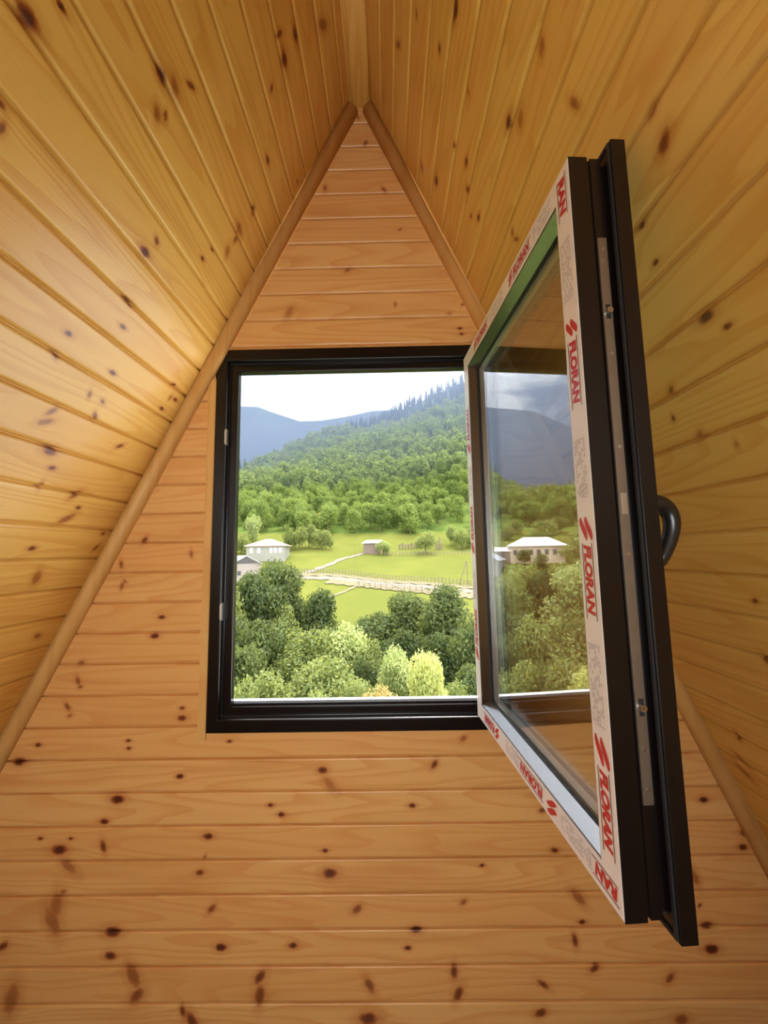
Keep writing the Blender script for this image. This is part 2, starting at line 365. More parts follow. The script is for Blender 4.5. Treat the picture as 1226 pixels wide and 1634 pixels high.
# ---- sloping walls (boards run from gable to gable)
def slope(name, x0, z0, pitch, ang, sg, knots, flip, seed):
    dv = np.array([sg * math.cos(ang), 0, -math.sin(ang)])
    nn = np.array([sg * math.sin(ang), 0, math.cos(ang)])        # out of the room
    P0 = np.array([x0, 0, z0])
    def tw(P): return P0 + P[:, 1:2] * dv + np.array([[0, 1, 0]]) * P[:, :1] + P[:, 2:3] * nn
    B = Boards(tw, knots, 0, aspect=1.7)
    smax = (z0 - FLOOR_Z) / math.sin(ang)
    smin = -(CEIL_Z + .004 - z0) / math.sin(ang)
    ustat = np.concatenate([np.linspace(Y_BACK, -1.15, 60)[:-1], np.linspace(-1.15, 0.01, 200)])
    k = -1
    while k * pitch < smax:
        a, b = k * pitch, (k + 1) * pitch
        a2, b2 = max(a, smin), min(b, smax)
        if b2 > a2 + .002:
            B.patch(k + seed, board_profile(a2, b2, 17 if a2 < 2.6 else 4, a2 == a, b2 == b), lambda v: ustat)
        k += 1
    return B.build(name, WOOD, flip)
slope('wall_left', XL, ZL, SL, AL, -1, KL, True, 100.3)
slope('wall_right', XR, ZR, SR, AR, 1, KR, False, 200.7)

# ---- outer shell so that no daylight leaks through the boards
def shell():
    t0, t1 = .016, .10
    for nm, xf, sg in (('wall_left_sheathing', x_left, -1), ('wall_right_sheathing', x_right, 1)):
        m = MB(); zt, zb = CEIL_Z + .05, FLOOR_Z - .1
        poly = [(xf(zt) + sg * t0, zt), (xf(zb) + sg * t0, zb), (xf(zb) + sg * t1, zb), (xf(zt) + sg * t1, zt)]
        m.prism(poly, lambda p, q, t: (p, t, q), Y_BACK - .12, 0.10)
        structure(m.build(nm, DARKROOF))
DARKROOF = plain('roof_sheathing', (.09, .07, .05), .8)
shell()
def gable_shell(name, y0, y1, hole):
    # outer cladding behind the boards, with the window opening left free
    m = MB(); zt, zb = CEIL_Z, FLOOR_Z - .1
    fn = lambda p, q, t: (p, t, q)
    if hole:
        a, b, c, d = hole
        m.prism([(x_left(d), d), (x_right(d), d), (x_right(zt), zt), (x_left(zt), zt)], fn, y0, y1)
        m.prism([(x_left(zb), zb), (x_right(zb), zb), (x_right(c), c), (x_left(c), c)], fn, y0, y1)
        m.prism([(x_left(c), c), (a, c), (a, d), (min(x_left(d), a - .001), d)], fn, y0, y1)
        m.prism([(b, c), (x_right(c), c), (x_right(d), d), (b, d)], fn, y0, y1)
    else:
        m.prism([(x_left(zb), zb), (x_right(zb), zb), (x_right(zt), zt), (x_left(zt), zt)], fn, y0, y1)
    structure(m.build(name, DARKROOF))
gable_shell('wall_front_cladding', .016, .09, (WX0 + .004, WX1 - .004, WZ0 + .004, WZ1 - .004))
gable_shell('wall_back_cladding', Y_BACK - .10, Y_BACK - .016, ADDED_WIN)

# ---- ridge board (the narrow flat ceiling) and floor
m = MB(); m.box(x_left(CEIL_Z) - .03, x_right(CEIL_Z) + .03, Y_BACK - .05, .09, CEIL_Z + .010, CEIL_Z + .06)
structure(m.build('ceiling_deck', DARKROOF))
def flat_boards(name, z, face, rows, step, mat=None):
    def tw(P): return np.stack([P[:, 1], P[:, 0], z + face * P[:, 2]], 1)
    B = Boards(tw, [(-.4, -.03, .005, .7), (-.7, -.02, .007, .7), (-1.3, .0, .01, .8)], 0, aspect=1.8)
    for i, (a, b) in enumerate(rows):
        B.patch(300 + i * 1.7, board_profile(a, b, 6), lambda v: np.linspace(Y_BACK, .01, step))
    return B.build(name, mat or WOOD, flip=(face < 0))
flat_boards('ceiling', CEIL_Z - .004, 1.0, [(-.088, -.0575), (-.0575, .0085), (.0085, .034)], 160)
rows = []; x = -1.62
while x < 1.5: rows.append((x, x + .12)); x += .12
flat_boards('floor', FLOOR_Z, -1.0, rows, 40, wood_material('floor_boards', (.20, .12, .06), (.16, .09, .04), (.12, .065, .03)))

# ---- rounded trim where the slopes meet the gable
def corner_trim(name, xf, ang, sg, ztop, zbot, mat):
    # cross-section: quarter-round lying in the corner; w = into the room along the gable, d = out from the gable
    prof = [(0.0, .001)]
    W_, D_ = .036, .027
    prof = [(0, .0005), (0, D_)] + [(W_ * (.35 + .65 * math.sin(i / 7 * PI / 2)), D_ * (.15 + .85 * math.cos(i / 7 * PI / 2))) for i in range(8)] + [(W_, .0005)]
    inx, inz = -sg * math.sin(ang), -math.cos(ang)
    m = MB()
    for_z = [ztop, zbot]
    V = []
    for z in for_z:
        bx = xf(z)
        for w, d in prof: V.append((bx + inx * w, -d, z + inz * w))
    n = len(prof)
    F = [(i, (i + 1) % n, n + (i + 1) % n, n + i) for i in range(n)] + [tuple(range(n))[::-1], tuple(range(n, 2 * n))]
    m.add(V, F)
    o = m.build(name, mat)
    for p_ in o.data.polygons: p_.use_smooth = len(p_.vertices) == 4
    return structure(o)
corner_trim('trim_1', x_left, AL, -1, CEIL_Z - .01, FLOOR_Z + .03, TRIMWOOD)
corner_trim('trim_2', x_right, AR, 1, CEIL_Z - .01, FLOOR_Z + .03, TRIMWOOD)

# ------------------------------------------------------------------ window frame and casing
def sweep_rect(profile, x0, x1, z0, z1, sides=4):
    """mitred frame: profile points (p inwards, y depth) swept round a rectangle"""
    V = []; n = len(profile)
    for cx, cz, sx, sz in ((x0, z0, 1, 1), (x1, z0, -1, 1), (x1, z1, -1, -1), (x0, z1, 1, -1)):
        for p_, y_ in profile: V.append((cx + sx * p_, y_, cz + sz * p_))
    F = []
    for k in range(4):
        a, b = k * n, ((k + 1) % 4) * n
        for i in range(n):
            j = (i + 1) % n
            F.append((a + i, a + j, b + j, b + i))
    return V, F

def sweep_obj(name, profile, rect, mat, parent, bevel=0.0):
    V, F = sweep_rect(profile, *rect)
    m = MB(); m.add(V, F)
    o = m.build(name, mat, parent)
    return o

def round_poly(pts, rad, seg=3):
    """round the convex-ish corners of a closed 2-d polygon"""
    out = []; n = len(pts)
    for i in range(n):
        p = Vector(pts[i]); a = Vector(pts[i - 1]); b = Vector(pts[(i + 1) % n])
        r = min(rad, (a - p).length * .4, (b - p).length * .4)
        q0 = p + (a - p).normalized() * r; q1 = p + (b - p).normalized() * r
        for k in range(seg + 1):
            t = k / seg
            out.append(tuple((1 - t) ** 2 * q0 + 2 * t * (1 - t) * p + t * t * q1))
    return out

window = empty('window_1', (0, 0, WZ0)); structure(window)
window['label'] = 'dark brown window frame set in the pine gable wall'
FR = round_poly([(0, -.004), (.0370, -.004), (.0385, .002), (.0385, .018), (.0640, .018), (.0660, .021), (.0660, .042), (.050, .078), (0, .078)], .0028)
fr = sweep_obj('window_frame', [(p, y) for p, y in FR], (WX0, WX1, WZ0 - WZ0, WZ1 - WZ0), FRAMEPVC, window)
# cut the top corners along the roof slopes
bm = bmesh.new(); bm.from_mesh(fr.data)
for xf, ang, sg, off in ((x_left, AL, -1, .004), (x_right, AR, 1, .004)):
    nrm = Vector((sg * math.sin(ang), 0, math.cos(ang)))
    co = Vector((xf(0.3), 0, 0.3 - WZ0)) - nrm * off
    r = bmesh.ops.bisect_plane(bm, geom=list(bm.verts) + list(bm.edges) + list(bm.faces), plane_co=co, plane_no=nrm, clear_outer=True)
    ed = [e for e in r['geom_cut'] if isinstance(e, bmesh.types.BMEdge)]
    if ed: bmesh.ops.holes_fill(bm, edges=ed, sides=0)
bm.to_mesh(fr.data); bm.free()
gk = round_poly([(.0375, .0035), (.0400, .0035), (.0400, .0075), (.0375, .0075)], .001)
sweep_obj('rubber_gasket', [(.0383, .0145), (.0393, .0145), (.0393, .0182), (.0383, .0182)], (WX0, WX1, 0, WZ1 - WZ0), RUBBER, window)
w2 = empty('added_window_2', (0, Y_BACK, ADDED_WIN[2])); structure(w2); w2['label'] = 'added dark framed window in the opposite gable, out of view'  # invented window, gives the added rear fill lamp an opening
sweep_obj('window_frame', [(-.012, -.05), (-.012, .006), (.040, .006), (.040, -.05)], (ADDED_WIN[0], ADDED_WIN[1], 0, ADDED_WIN[3] - ADDED_WIN[2]), FRAMEPVC, w2)
sill = MB(); sill.box(WX0 + .05, WX1 - .05, .024, .042, .0655, .0728); sill.build('sill_lip', FRAMEPVC, window)
sill = MB(); sill.box(WX0 + .05, WX1 - .05, .0421, .060, .060, .0738)
sill.build('window_sill', plain('pale_metal_sill', (.75, .75, .74), .4, metal=.2), window)['label'] = 'pale metal outer sill'
for z0_, z1_ in ((.155, .206), (-.388, -.336)):
    m = MB(); m.box(WX0 + .0362, WX0 + .0405, -.0052, .012, z0_ - WZ0, z1_ - WZ0)
    m.box(WX0 + .0350, WX0 + .0372, -.0062, -.003, z0_ - WZ0 + .004, z1_ - WZ0 - .004)
    m.build('strike_plate', CHROME, window, bevel=.0008)['label'] = 'silver strike plate'
# pine casing strip down the left of the frame
m = MB(); m.box(-.5245, WX0 + .004, -.007, .004, -.728, .372)
cs = m.build('trim_3', TRIMWOOD, None, bevel=.0015); structure(cs)
bm = bmesh.new(); bm.from_mesh(cs.data)
nrm = Vector((-math.sin(AL), 0, math.cos(AL)))
r = bmesh.ops.bisect_plane(bm, geom=list(bm.verts) + list(bm.edges) + list(bm.faces), plane_co=Vector((x_left(.3), 0, .3)) - nrm * .006, plane_no=nrm, clear_outer=True)
bmesh.ops.holes_fill(bm, edges=[e for e in r['geom_cut'] if isinstance(e, bmesh.types.BMEdge)], sides=0)
bm.to_mesh(cs.data); bm.free()

# ------------------------------------------------------------------ the open sash
SZ0, SZ1, SW = -0.660, 0.411, 0.628
UX, UY = 0.06208, -0.99807
SASH = empty('window_sash', (0.291, -0.020, SZ0 - .015), math.atan2(UY, UX))
tag(SASH, 'open dark brown casement sash, its outer face still edged in printed white film', 'window sash')
B0 = .015                                                     # local height of the sash body above the lip
RECT = (0, SW, B0, B0 + SZ1 - SZ0)
HS = SZ1 - SZ0
SP = [(0, 0), (0, .0295), (.0035, .0305), (.0035, .0335), (.0012, .0345), (.0012, .0505), (.0065, .0515), (.0065, .0575),
      (-.0145, .0585), (-.0150, .0600), (-.0150, .0810), (-.0125, .0830), (.038, .0830), (.047, .072), (.0495, .056), (.0455, .0245),
      (.0450, .0040), (.0435, 0)]
sweep_obj('sash_frame', SP, RECT, PVC, SASH)
sweep_obj('rubber_gasket', [(-.0120, .0555), (-.0075, .0555), (-.0070, .0588), (-.0120, .0588)], RECT, RUBBER, SASH)
BEAD = plain('glossy_glazing_bead', (.020, .018, .017), .16, spec=1.0, coat=1.0)
for n_ in BEAD.node_tree.nodes:
    if n_.type == 'BSDF_PRINCIPLED': n_.inputs['Coat IOR'].default_value = 1.72; n_.inputs['Coat Roughness'].default_value = .18
sweep_obj('glazing_bead', [(.0440, .0006), (.0458, .0008), (.0590, .0205), (.0590, .0225), (.0440, .0225)], RECT, BEAD, SASH)['label'] = 'glossy sloping glazing bead'
sweep_obj('glazing_gasket', [(.0560, .0206), (.0612, .0210), (.0612, .0243), (.0560, .0243)], RECT, RUBBER, SASH)
sweep_obj('spacer_bar', [(.0560, .0284), (.0665, .0284), (.0665, .0436), (.0560, .0436)], RECT, ALU, SASH)

def glass_material():
    m, nt = new_mat('window_glass')
    out = N(nt, 'ShaderNodeOutputMaterial'); t = N(nt, 'ShaderNodeBsdfTransparent'); g = N(nt, 'ShaderNodeBsdfGlossy')
    t.inputs[0].default_value = (.955, .965, .945, 1); g.inputs['Roughness'].default_value = 0.0
    g.inputs['Color'].default_value = (1, 1, 1, 1)
    # reflectance by Schlick's formula, the same from either side of a pane
    ge = N(nt, 'ShaderNodeNewGeometry'); dt = N(nt, 'ShaderNodeVectorMath', operation='DOT_PRODUCT')
    L(nt, ge.outputs['Normal'], dt.inputs[0]); L(nt, ge.outputs['Incoming'], dt.inputs[1])
    k = math_node(nt, 'POWER', math_node(nt, 'SUBTRACT', 1.0, math_node(nt, 'ABSOLUTE', dt.outputs['Value'])), 5.0)
    f = math_node(nt, 'ADD', .11, math_node(nt, 'MULTIPLY', k, .89), True)
    mx = N(nt, 'ShaderNodeMixShader'); L(nt, f, mx.inputs[0]); L(nt, t.outputs[0], mx.inputs[1]); L(nt, g.outputs[0], mx.inputs[2])
    L(nt, mx.outputs[0], out.inputs[0])
    return m
GLASS = glass_material()
for y0_, y1_ in ((.0243, .0283), (.0437, .0477)):
    m = MB(); m.box(.0475, SW - .0475, y0_, y1_, B0 + .0475, B0 + HS - .0475)
    m.build('glass_pane', GLASS, SASH)

# white protective film, one strip per rail
FILMS = {}
def film(side):
    a, b, e = .0012, .0425, .0007
    x0, x1, z0, z1 = RECT
    if side == 'bottom': q = [(x0 + a, z0 + a), (x1 - a, z0 + a), (x1 - b, z0 + b), (x0 + b, z0 + b)]
    if side == 'top': q = [(x0 + b, z1 - b), (x1 - b, z1 - b), (x1 - a, z1 - a), (x0 + a, z1 - a)]
    if side == 'hinge': q = [(x0 + a, z0 + a), (x0 + b, z0 + b), (x0 + b, z1 - b), (x0 + a, z1 - a)]
    if side == 'free': q = [(x1 - b, z0 + b), (x1 - a, z0 + a), (x1 - a, z1 - a), (x1 - b, z1 - b)]
    m = MB(); m.prism(q, lambda p, r_, t: (p, t, r_), -e, .0001)
    o = m.build('protective_film', FILM, SASH); o['label'] = 'white protective film printed in red'
    FILMS[side] = o
for s_ in ('bottom', 'top', 'hinge', 'free'): film(s_)

def text_mesh(body, height, bold=.036, shear=.18, stretch=1.0):
    cu = bpy.data.curves.new('lettering', 'FONT'); cu.body = body; cu.size = 1.0; cu.offset = bold * 1.6; cu.shear = shear
    cu.space_character = 1.02
    o = bpy.data.objects.new('lettering', cu); COL.objects.link(o)
    dg = bpy.context.evaluated_depsgraph_get(); dg.update()
    me = bpy.data.meshes.new_from_object(o.evaluated_get(dg))
    bpy.data.objects.remove(o); bpy.data.curves.remove(cu)
    P = np.zeros(len(me.vertices) * 3, np.float32); me.vertices.foreach_get('co', P); P = P.reshape(-1, 3)
    P[:, 0] -= P[:, 0].min(); P[:, 1] -= P[:, 1].min()
    k = height / P[:, 1].max()
    w = P[:, 0].max() * k
    V = [(x * k, y * k) for x, y, _ in P]
    F = [tuple(p.vertices) for p in me.polygons]
    bpy.data.meshes.remove(me)
    return V, F, w

def print_on(side, c0, direction, items):
    """items: (kind, start, length); run along the strip.  c0: origin, direction: unit (x,z); up is left of it"""
    dx, dz = direction; ux, uz = -dz, dx
    def place(V): return [(c0[0] + dx * a + ux * b, -.00125, c0[1] + dz * a + uz * b) for a, b in V]
    red, drk, gry = ('printed_name', FILMRED), ('printed_rule', FILMDARK), ('printed_note', FILMGREY)
    def emit(t, V, F):
        o = mesh_obj(t[0], V, F, t[1], FILMS[side])
        bm_ = bmesh.new(); bm_.from_mesh(o.data); bmesh.ops.recalc_face_normals(bm_, faces=bm_.faces)
        bm_.to_mesh(o.data); bm_.free()
        o['label'] = {'printed_name': 'red printed lettering', 'printed_flame': 'red flame stroke', 'printed_rule': 'thin dark printed rule', 'printed_note': 'block of grey small print'}[t[0]]
    def put(t, V, F): emit(t, place(V), F)
    def strip(t, pts_a, pts_b):
        n = len(pts_a); put(t, list(pts_a) + list(pts_b), [(i, i + 1, n + i + 1, n + i) for i in range(n - 1)])
    for it in items:
        k, st, ln = it[:3]
        if k == 'logo':
            for off in (0.0, .0125):
                A_, B_ = [], []
                for i in range(15):
                    t = i / 14
                    x_ = st + ln * t
                    ctr = -.0060 * math.cos(PI * t) - .006 + off
                    wd = .0055 * math.sin(PI * min(1, max(0, t * .94 + .03))) ** .7
                    A_.append((x_, ctr - wd)); B_.append((x_, ctr + wd))
                strip(('printed_flame', FILMRED), A_, B_)
        elif k in ('name', 'tail'):
            body = 'FLORAN' if k == 'name' else 'RAN'
            V, F, w = text_mesh(body, .0185)
            put(red, [(st + x_ * ln / w, y_ - .00925) for x_, y_ in V], F)
            for y_ in (-.0127, .0111):
                strip(drk, [(st - .002, y_), (st + ln + .006, y_)], [(st - .002, y_ + .0016), (st + ln + .006, y_ + .0016)])
        elif k == 'note':
            rnd = random.Random(int(st * 1000) + 5)
            NV, NF = [], []
            for row in range(6):
                x_ = st
                yy = .0115 - row * .0046
                while x_ < st + ln:
                    w_ = rnd.uniform(.003, .009)
                    xe = min(x_ + w_, st + ln); q_ = len(NV); NV += [(x_, yy - .0026), (xe, yy - .0026), (xe, yy), (x_, yy)]; NF.append((q_, q_ + 1, q_ + 2, q_ + 3))
                    x_ += w_ + rnd.choice((.0015, .002, .012))
            put(gry, NV, NF)
ZL0 = B0 - SZ0                                                # local z of world z = 0
c_ = .0225
print_on('free', (SW - c_, ZL0), (0, -1), [('tail', -.397, .064), ('note', -.290, .10), ('logo', -.158, .027), ('name', -.124, .100),
         ('note', .030, .088), ('logo', .146, .034), ('name', .186, .100), ('note', .325, .110), ('logo', .448, .038), ('name', .492, .100)])
print_on('bottom', (0, B0 + c_), (-1, 0), [('logo', -.178, .026), ('name', -.148, .080), ('note', -.300, .075), ('logo', -.460, .036), ('name', -.408, .102), ('note', -.560, .085), ('tail', -.618, .05)])
print_on('top', (0, B0 + HS - c_), (1, 0), [('logo', .116, .022), ('name', .142, .090), ('note', .255, .09), ('logo', .381, .020), ('name', .406, .080), ('note', .505, .065)])
print_on('hinge', (c_, ZL0), (0, 1), [('logo', -.50, .035), ('name', -.46, .10), ('note', -.33, .09), ('logo', -.2, .035), ('name', -.16, .10), ('note', -.03, .09), ('logo', .1, .035), ('name', .14, .10)])

# espagnolette strip in the groove of the free edge
m = MB(); m.box(SW - .004, SW + .0012, .0356, .0498, ZL0 - .523, ZL0 + .275)
lock = m.build('lock_strip', STEEL, SASH, bevel=.0006); lock['label'] = 'dull steel locking strip'
def disc(z, r, h, mat, name, par, y=.0430):
    m_ = MB(); m_.tube([(SW + .0008, y, ZL0 + z), (SW + .0012 + h, y, ZL0 + z)], [r, r * .86], 16)
    m_.tube([(SW + .0012 + h, y, ZL0 + z), (SW + .0014 + h * .6, y, ZL0 + z)], [r * .5, r * .35], 12)
    return m_.build(name, mat, par)
for z in (.256, .238, .091, -.0485, -.200, -.341, -.4545, -.5045):
    disc(z, .0026, .0008, CHROME, 'screw', lock)['label'] = 'small countersunk screw'
for z in (.156, -.402):
    disc(z, .0052, .005, CHROME, 'locking_cam', lock)['label'] = 'bright round locking cam'
    m = MB(); m.box(SW + .001, SW + .0016, .0395, .0465, ZL0 + z - .011, ZL0 + z + .011)
    m.build('cam_slot', RUBBER, lock)['label'] = 'dark slot round the cam'
m = MB(); m.box(SW + .001, SW + .0018, .039, .047, ZL0 - .145, ZL0 - .115); m.build('drive_coupling', CHROME, lock, bevel=.0004)
# corner drive at the bottom of the lip
m = MB(); m.box(SW - .030, SW - .004, .0520, .0570, B0 + .0058, B0 + .0075); m.build('corner_drive', CHROME, SASH)
# handle on the room face
HZ = ZL0 - .128
hx = SW - .024
m = MB(); m.box(hx - .014, hx + .014, .0828, .0935, HZ - .045, HZ + .030)
hb = m.build('handle_base', PVC, SASH, bevel=.003)
def curve_pts(P, r, n=5):
    # Catmull-Rom refinement of a path and its radii
    Q = [np.array(p) for p in P]; out = []; rr = []
    for i in range(len(Q) - 1):
        a, b, c, d = Q[max(i - 1, 0)], Q[i], Q[i + 1], Q[min(i + 2, len(Q) - 1)]
        for k in range(n):
            t = k / n
            out.append(tuple(.5 * ((2 * b) + (c - a) * t + (2 * a - 5 * b + 4 * c - d) * t * t + (3 * b - a - 3 * c + d) * t ** 3)))
            rr.append(r[i] + (r[i + 1] - r[i]) * t)
    return out + [tuple(Q[-1])], rr + [r[-1]]
m = MB(); m.tube(*curve_pts([(hx, .0925, HZ), (hx, .108, HZ + .001), (hx, .119, HZ - .003), (hx, .1275, HZ - .013), (hx, .1305, HZ - .027), (hx, .128, HZ - .043), (hx, .121, HZ - .060), (hx, .111, HZ - .078), (hx, .104, HZ - .088)],
       [.0125, .0128, .0125, .0118, .0112, .0106, .0100, .0092, .0070]), 18)
m.build('handle_lever', plain('black_handle', (.012, .011, .011), .28, spec=.6), SASH, smooth=True)
# hinges between sash and frame
for z in (.33, -.58):
    m = MB(); m.tube([(-.013, .082, ZL0 + z - .045), (-.013, .082, ZL0 + z + .045)], .0065, 14)
    m.build('hinge', PVC, SASH, smooth=False)
# ------------------------------------------------------------------ the valley outside
EX, EY, EZ = 0.0413, -1.1826, -0.1932         # where the window looks from: landscape is laid out by bearing and distance
NEAR_D = [0, 6, 14, 24, 34, 45, 56, 66, 76, 86, 96, 106, 118, 132]
NEAR_Z = [-5, -6.5, -9.5, -12.6, -13.8, -12.2, -9.4, -7.4, -5.6, -3.7, -1.2, .6, 3.2, 6.6]
CR_AZ = [-80, -50, -34, -31, -28, -24, -22, -17, -11, -5.5, -1.5, 4, 8, 11.6, 16, 40]
CR_EL = [8, 7, 6.2, 5.8, 6.2, 8.2, 10.4, 12.8, 16.1, 18.2, 19.4, 21.3, 22.9, 24.2, 25.5, 26]
CR_D = [300, 300, 300, 310, 320, 345, 370, 430, 500, 560, 620, 680, 720, 750, 780, 800]
FR_AZ = [-80, -50, -40, -33.6, -28.6, -22, -19, -16, -13, -10, -6, -2, 5, 40]
FR_EL = [9, 11, 13, 16.1, 19.1, 20.4, 20.6, 19.8, 19.1, 19.3, 20.0, 20.8, 21, 20]

def lump(x, y):
    return (np.sin(x * .021 + 1.3) * np.cos(y * .017 + .4) + .6 * np.sin(x * .047 - y * .031) + .4 * np.sin(x * .09 + y * .077 + 2.))

def ground_polar(az, d):
    """ground height (world z) at bearing az (degrees) and distance d"""
    az = np.asarray(az, float); d = np.asarray(d, float)
    x = d * np.sin(np.radians(az)); y = d * np.cos(np.radians(az))
    near = np.interp(d, NEAR_D, NEAR_Z)
    cd = np.interp(az, CR_AZ, CR_D); ce = np.interp(az, CR_AZ, CR_EL)
    zc = cd * np.tan(np.radians(ce))
    t = np.clip((d - 132) / (cd - 132), 0, 1)
    hill = 6.6 + (zc - 6.6) * (t ** 1.12)
    back = zc - np.clip(d - cd, 0, None) * .30
    fe = np.interp(az, FR_AZ, FR_EL); zf = 1700 * np.tan(np.radians(fe))
    s = np.clip((d - 900) / 800, 0, 1); far = zf * (s ** 1.05) + 20 * lump(x * .25, y * .25) * s * (1 - s) * 4
    far = np.where(d > 1700, zf - (d - 1700) * .4, far)
    z = np.where(d < 132, near, np.where(d < cd, hill, np.maximum(np.maximum(back, 30), far)))
    amp = np.clip((d - 100) / 150, 0, 1) * np.clip(d * .012, 0, 7) * (1 - t * .6)
    z = z + lump(x, y) * np.where(d < 900, amp, 0) + lump(x * 6, y * 6) * .12
    return z + EZ

def ground(x, y):
    dx, dy = x - EX, y - EY
    return float(ground_polar(math.degrees(math.atan2(dx, dy)), math.hypot(dx, dy)))

def at(az, d):
    a = math.radians(az)
    return EX + d * math.sin(a), EY + d * math.cos(a)

def spot(az, d):
    x, y = at(az, d); return (x, y, ground(x, y))

def terrain(name, azs, ds, mat):
    A, D = np.meshgrid(azs, ds)
    Z = ground_polar(A, D)
    X = EX + D * np.sin(np.radians(A)); Y = EY + D * np.cos(np.radians(A))
    V = np.stack([X, Y, Z], -1).reshape(-1, 3)
    na, nd = len(azs), len(ds)
    i = np.arange(na * nd).reshape(nd, na)
    F = np.stack([i[:-1, :-1], i[:-1, 1:], i[1:, 1:], i[1:, :-1]], -1).reshape(-1, 4)
    me = quads_mesh(name, V, F, mat)
    me.polygons.foreach_set('use_smooth', [True] * len(me.polygons))
    forest = np.clip((D - 126) / 14, 0, 1) + np.clip((46 - D) / 6, 0, 1)
    attr(me, 'forest', forest.ravel())
    return structure(link(bpy.data.objects.new(name, me)))

def ground_material():
    m, nt = new_mat('meadow_grass')
    out = N(nt, 'ShaderNodeOutputMaterial')
    tc = N(nt, 'ShaderNodeTexCoord')
    def nz(sc, det=4, ro=.55):
        n = N(nt, 'ShaderNodeTexNoise'); n.inputs['Scale'].default_value = sc; n.inputs['Detail'].default_value = det
        n.inputs['Roughness'].default_value = ro; L(nt, tc.outputs['Object'], n.inputs['Vector']); return n.outputs[0]
    g = mix_col(nt, smooth(nt, nz(.09), .35, .7), (.098, .110, .026, 1), (.120, .126, .030, 1))
    g = mix_col(nt, math_node(nt, 'MULTIPLY', smooth(nt, nz(1.4), .5, .8), .35), g, (.085, .11, .020, 1))
    w = mix_col(nt, smooth(nt, nz(.12), .3, .75), (.05, .085, .02, 1), (.13, .17, .04, 1))
    a = N(nt, 'ShaderNodeAttribute', attribute_name='forest')
    f = smooth(nt, math_node(nt, 'ADD', a.outputs['Fac'], math_node(nt, 'MULTIPLY', math_node(nt, 'SUBTRACT', nz(.06), .5), 1.2)), .35, .6)
    c = mix_col(nt, f, g, w)
    d = N(nt, 'ShaderNodeBsdfDiffuse'); L(nt, c, d.inputs[0])
    t = N(nt, 'ShaderNodeBsdfTranslucent'); L(nt, c, t.inputs[0])
    b = N(nt, 'ShaderNodeBump'); b.inputs['Strength'].default_value = .5; b.inputs['Distance'].default_value = .15
    L(nt, nz(3.0), b.inputs['Height']); L(nt, b.outputs[0], d.inputs['Normal'])
    L(nt, d.outputs[0], out.inputs[0]); nt.nodes.remove(t)
    return m
GRASS = ground_material()
azs = np.concatenate([np.arange(-62, -36, 2.0), np.arange(-36, 18, .5), np.arange(18, 40, 2.0)])
ds = np.concatenate([np.arange(3, 45, 2.0), np.arange(45, 134, 1.5), np.geomspace(135, 1000, 60)])
terrain('ground', azs, ds, GRASS)

def mountain_material():
    m, nt = new_mat('spruce_forest_slope')
    out = N(nt, 'ShaderNodeOutputMaterial'); tc = N(nt, 'ShaderNodeTexCoord')
    v = N(nt, 'ShaderNodeTexVoronoi'); v.inputs['Scale'].default_value = .11
    n = N(nt, 'ShaderNodeTexNoise'); n.inputs['Scale'].default_value = .012; n.inputs['Detail'].default_value = 6
    for q in (v, n): L(nt, tc.outputs['Object'], q.inputs['Vector'])
    c = mix_col(nt, smooth(nt, n.outputs[0], .35, .7), (.018, .035, .014, 1), (.055, .085, .025, 1))
    d = N(nt, 'ShaderNodeBsdfDiffuse'); L(nt, c, d.inputs[0])
    b = N(nt, 'ShaderNodeBump'); b.inputs['Strength'].default_value = 1; b.inputs['Distance'].default_value = 4
    b.invert = True
    L(nt, v.outputs[0], b.inputs['Height']); L(nt, b.outputs[0], d.inputs['Normal']); L(nt, d.outputs[0], out.inputs[0])
    return m
mt = terrain('ground_mountain', np.arange(-62, 40, 1.0), np.concatenate([np.geomspace(985, 1700, 40), [1760, 1900, 2100]]), mountain_material())

# ---- dirt road and field path, draped on the meadow
DIRT = plain('dirt_road', (.125, .108, .080), .9, noise=.25, nscale=.8)
BANK = plain('dry_grass_bank', (.12, .10, .045), .9, noise=.35, nscale=1.2)
def drape(name, pts, width, mat, lift, n=60):
    P = []
    seg = np.linspace(0, len(pts) - 1, n)
    az = np.interp(seg, range(len(pts)), [p[0] for p in pts]); dd = np.interp(seg, range(len(pts)), [p[1] for p in pts])
    V = []
    c = [Vector((*at(a, d), 0)) for a, d in zip(az, dd)]
    for i, p in enumerate(c):
        t = (c[min(i + 1, n - 1)] - c[max(i - 1, 0)]).normalized(); s = Vector((-t.y, t.x, 0)) * width / 2
        wob = 1 + .25 * math.sin(i * 1.7)
        for k in (-1, -.33, .33, 1):
            q = p + s * k * wob; V.append((q.x, q.y, ground(q.x, q.y) + lift))
    F = [(i * 4 + k, i * 4 + k + 1, i * 4 + 5 + k, i * 4 + 4 + k) for i in range(n - 1) for k in range(3)]
    return structure(mesh_obj(name, V, F, mat, smooth=True))
ROAD = [(-17.5, 81.5), (-14, 81), (-9, 79.5), (-4, 76.5), (0, 74), (5, 71.5), (10, 69.5), (14, 68.5)]
drape('road', ROAD, 2.5, DIRT, .10)
drape('road_verge', [(a, d + 2.6) for a, d in ROAD], 2.2, BANK, .14)
drape('road_verge.001', [(a, d - 2.8) for a, d in ROAD[2:]], 2.6, BANK, .14)
drape('road_track', [(-13.5, 82.5), (-11, 86), (-8.6, 91), (-6.6, 96), (-4.6, 100), (-3.4, 103)], 1.5, DIRT, .10, 30)
drape('road_footpath', [(-9, 66.5), (-7, 69), (-4.5, 73.5)], .8, BANK, .10, 16)

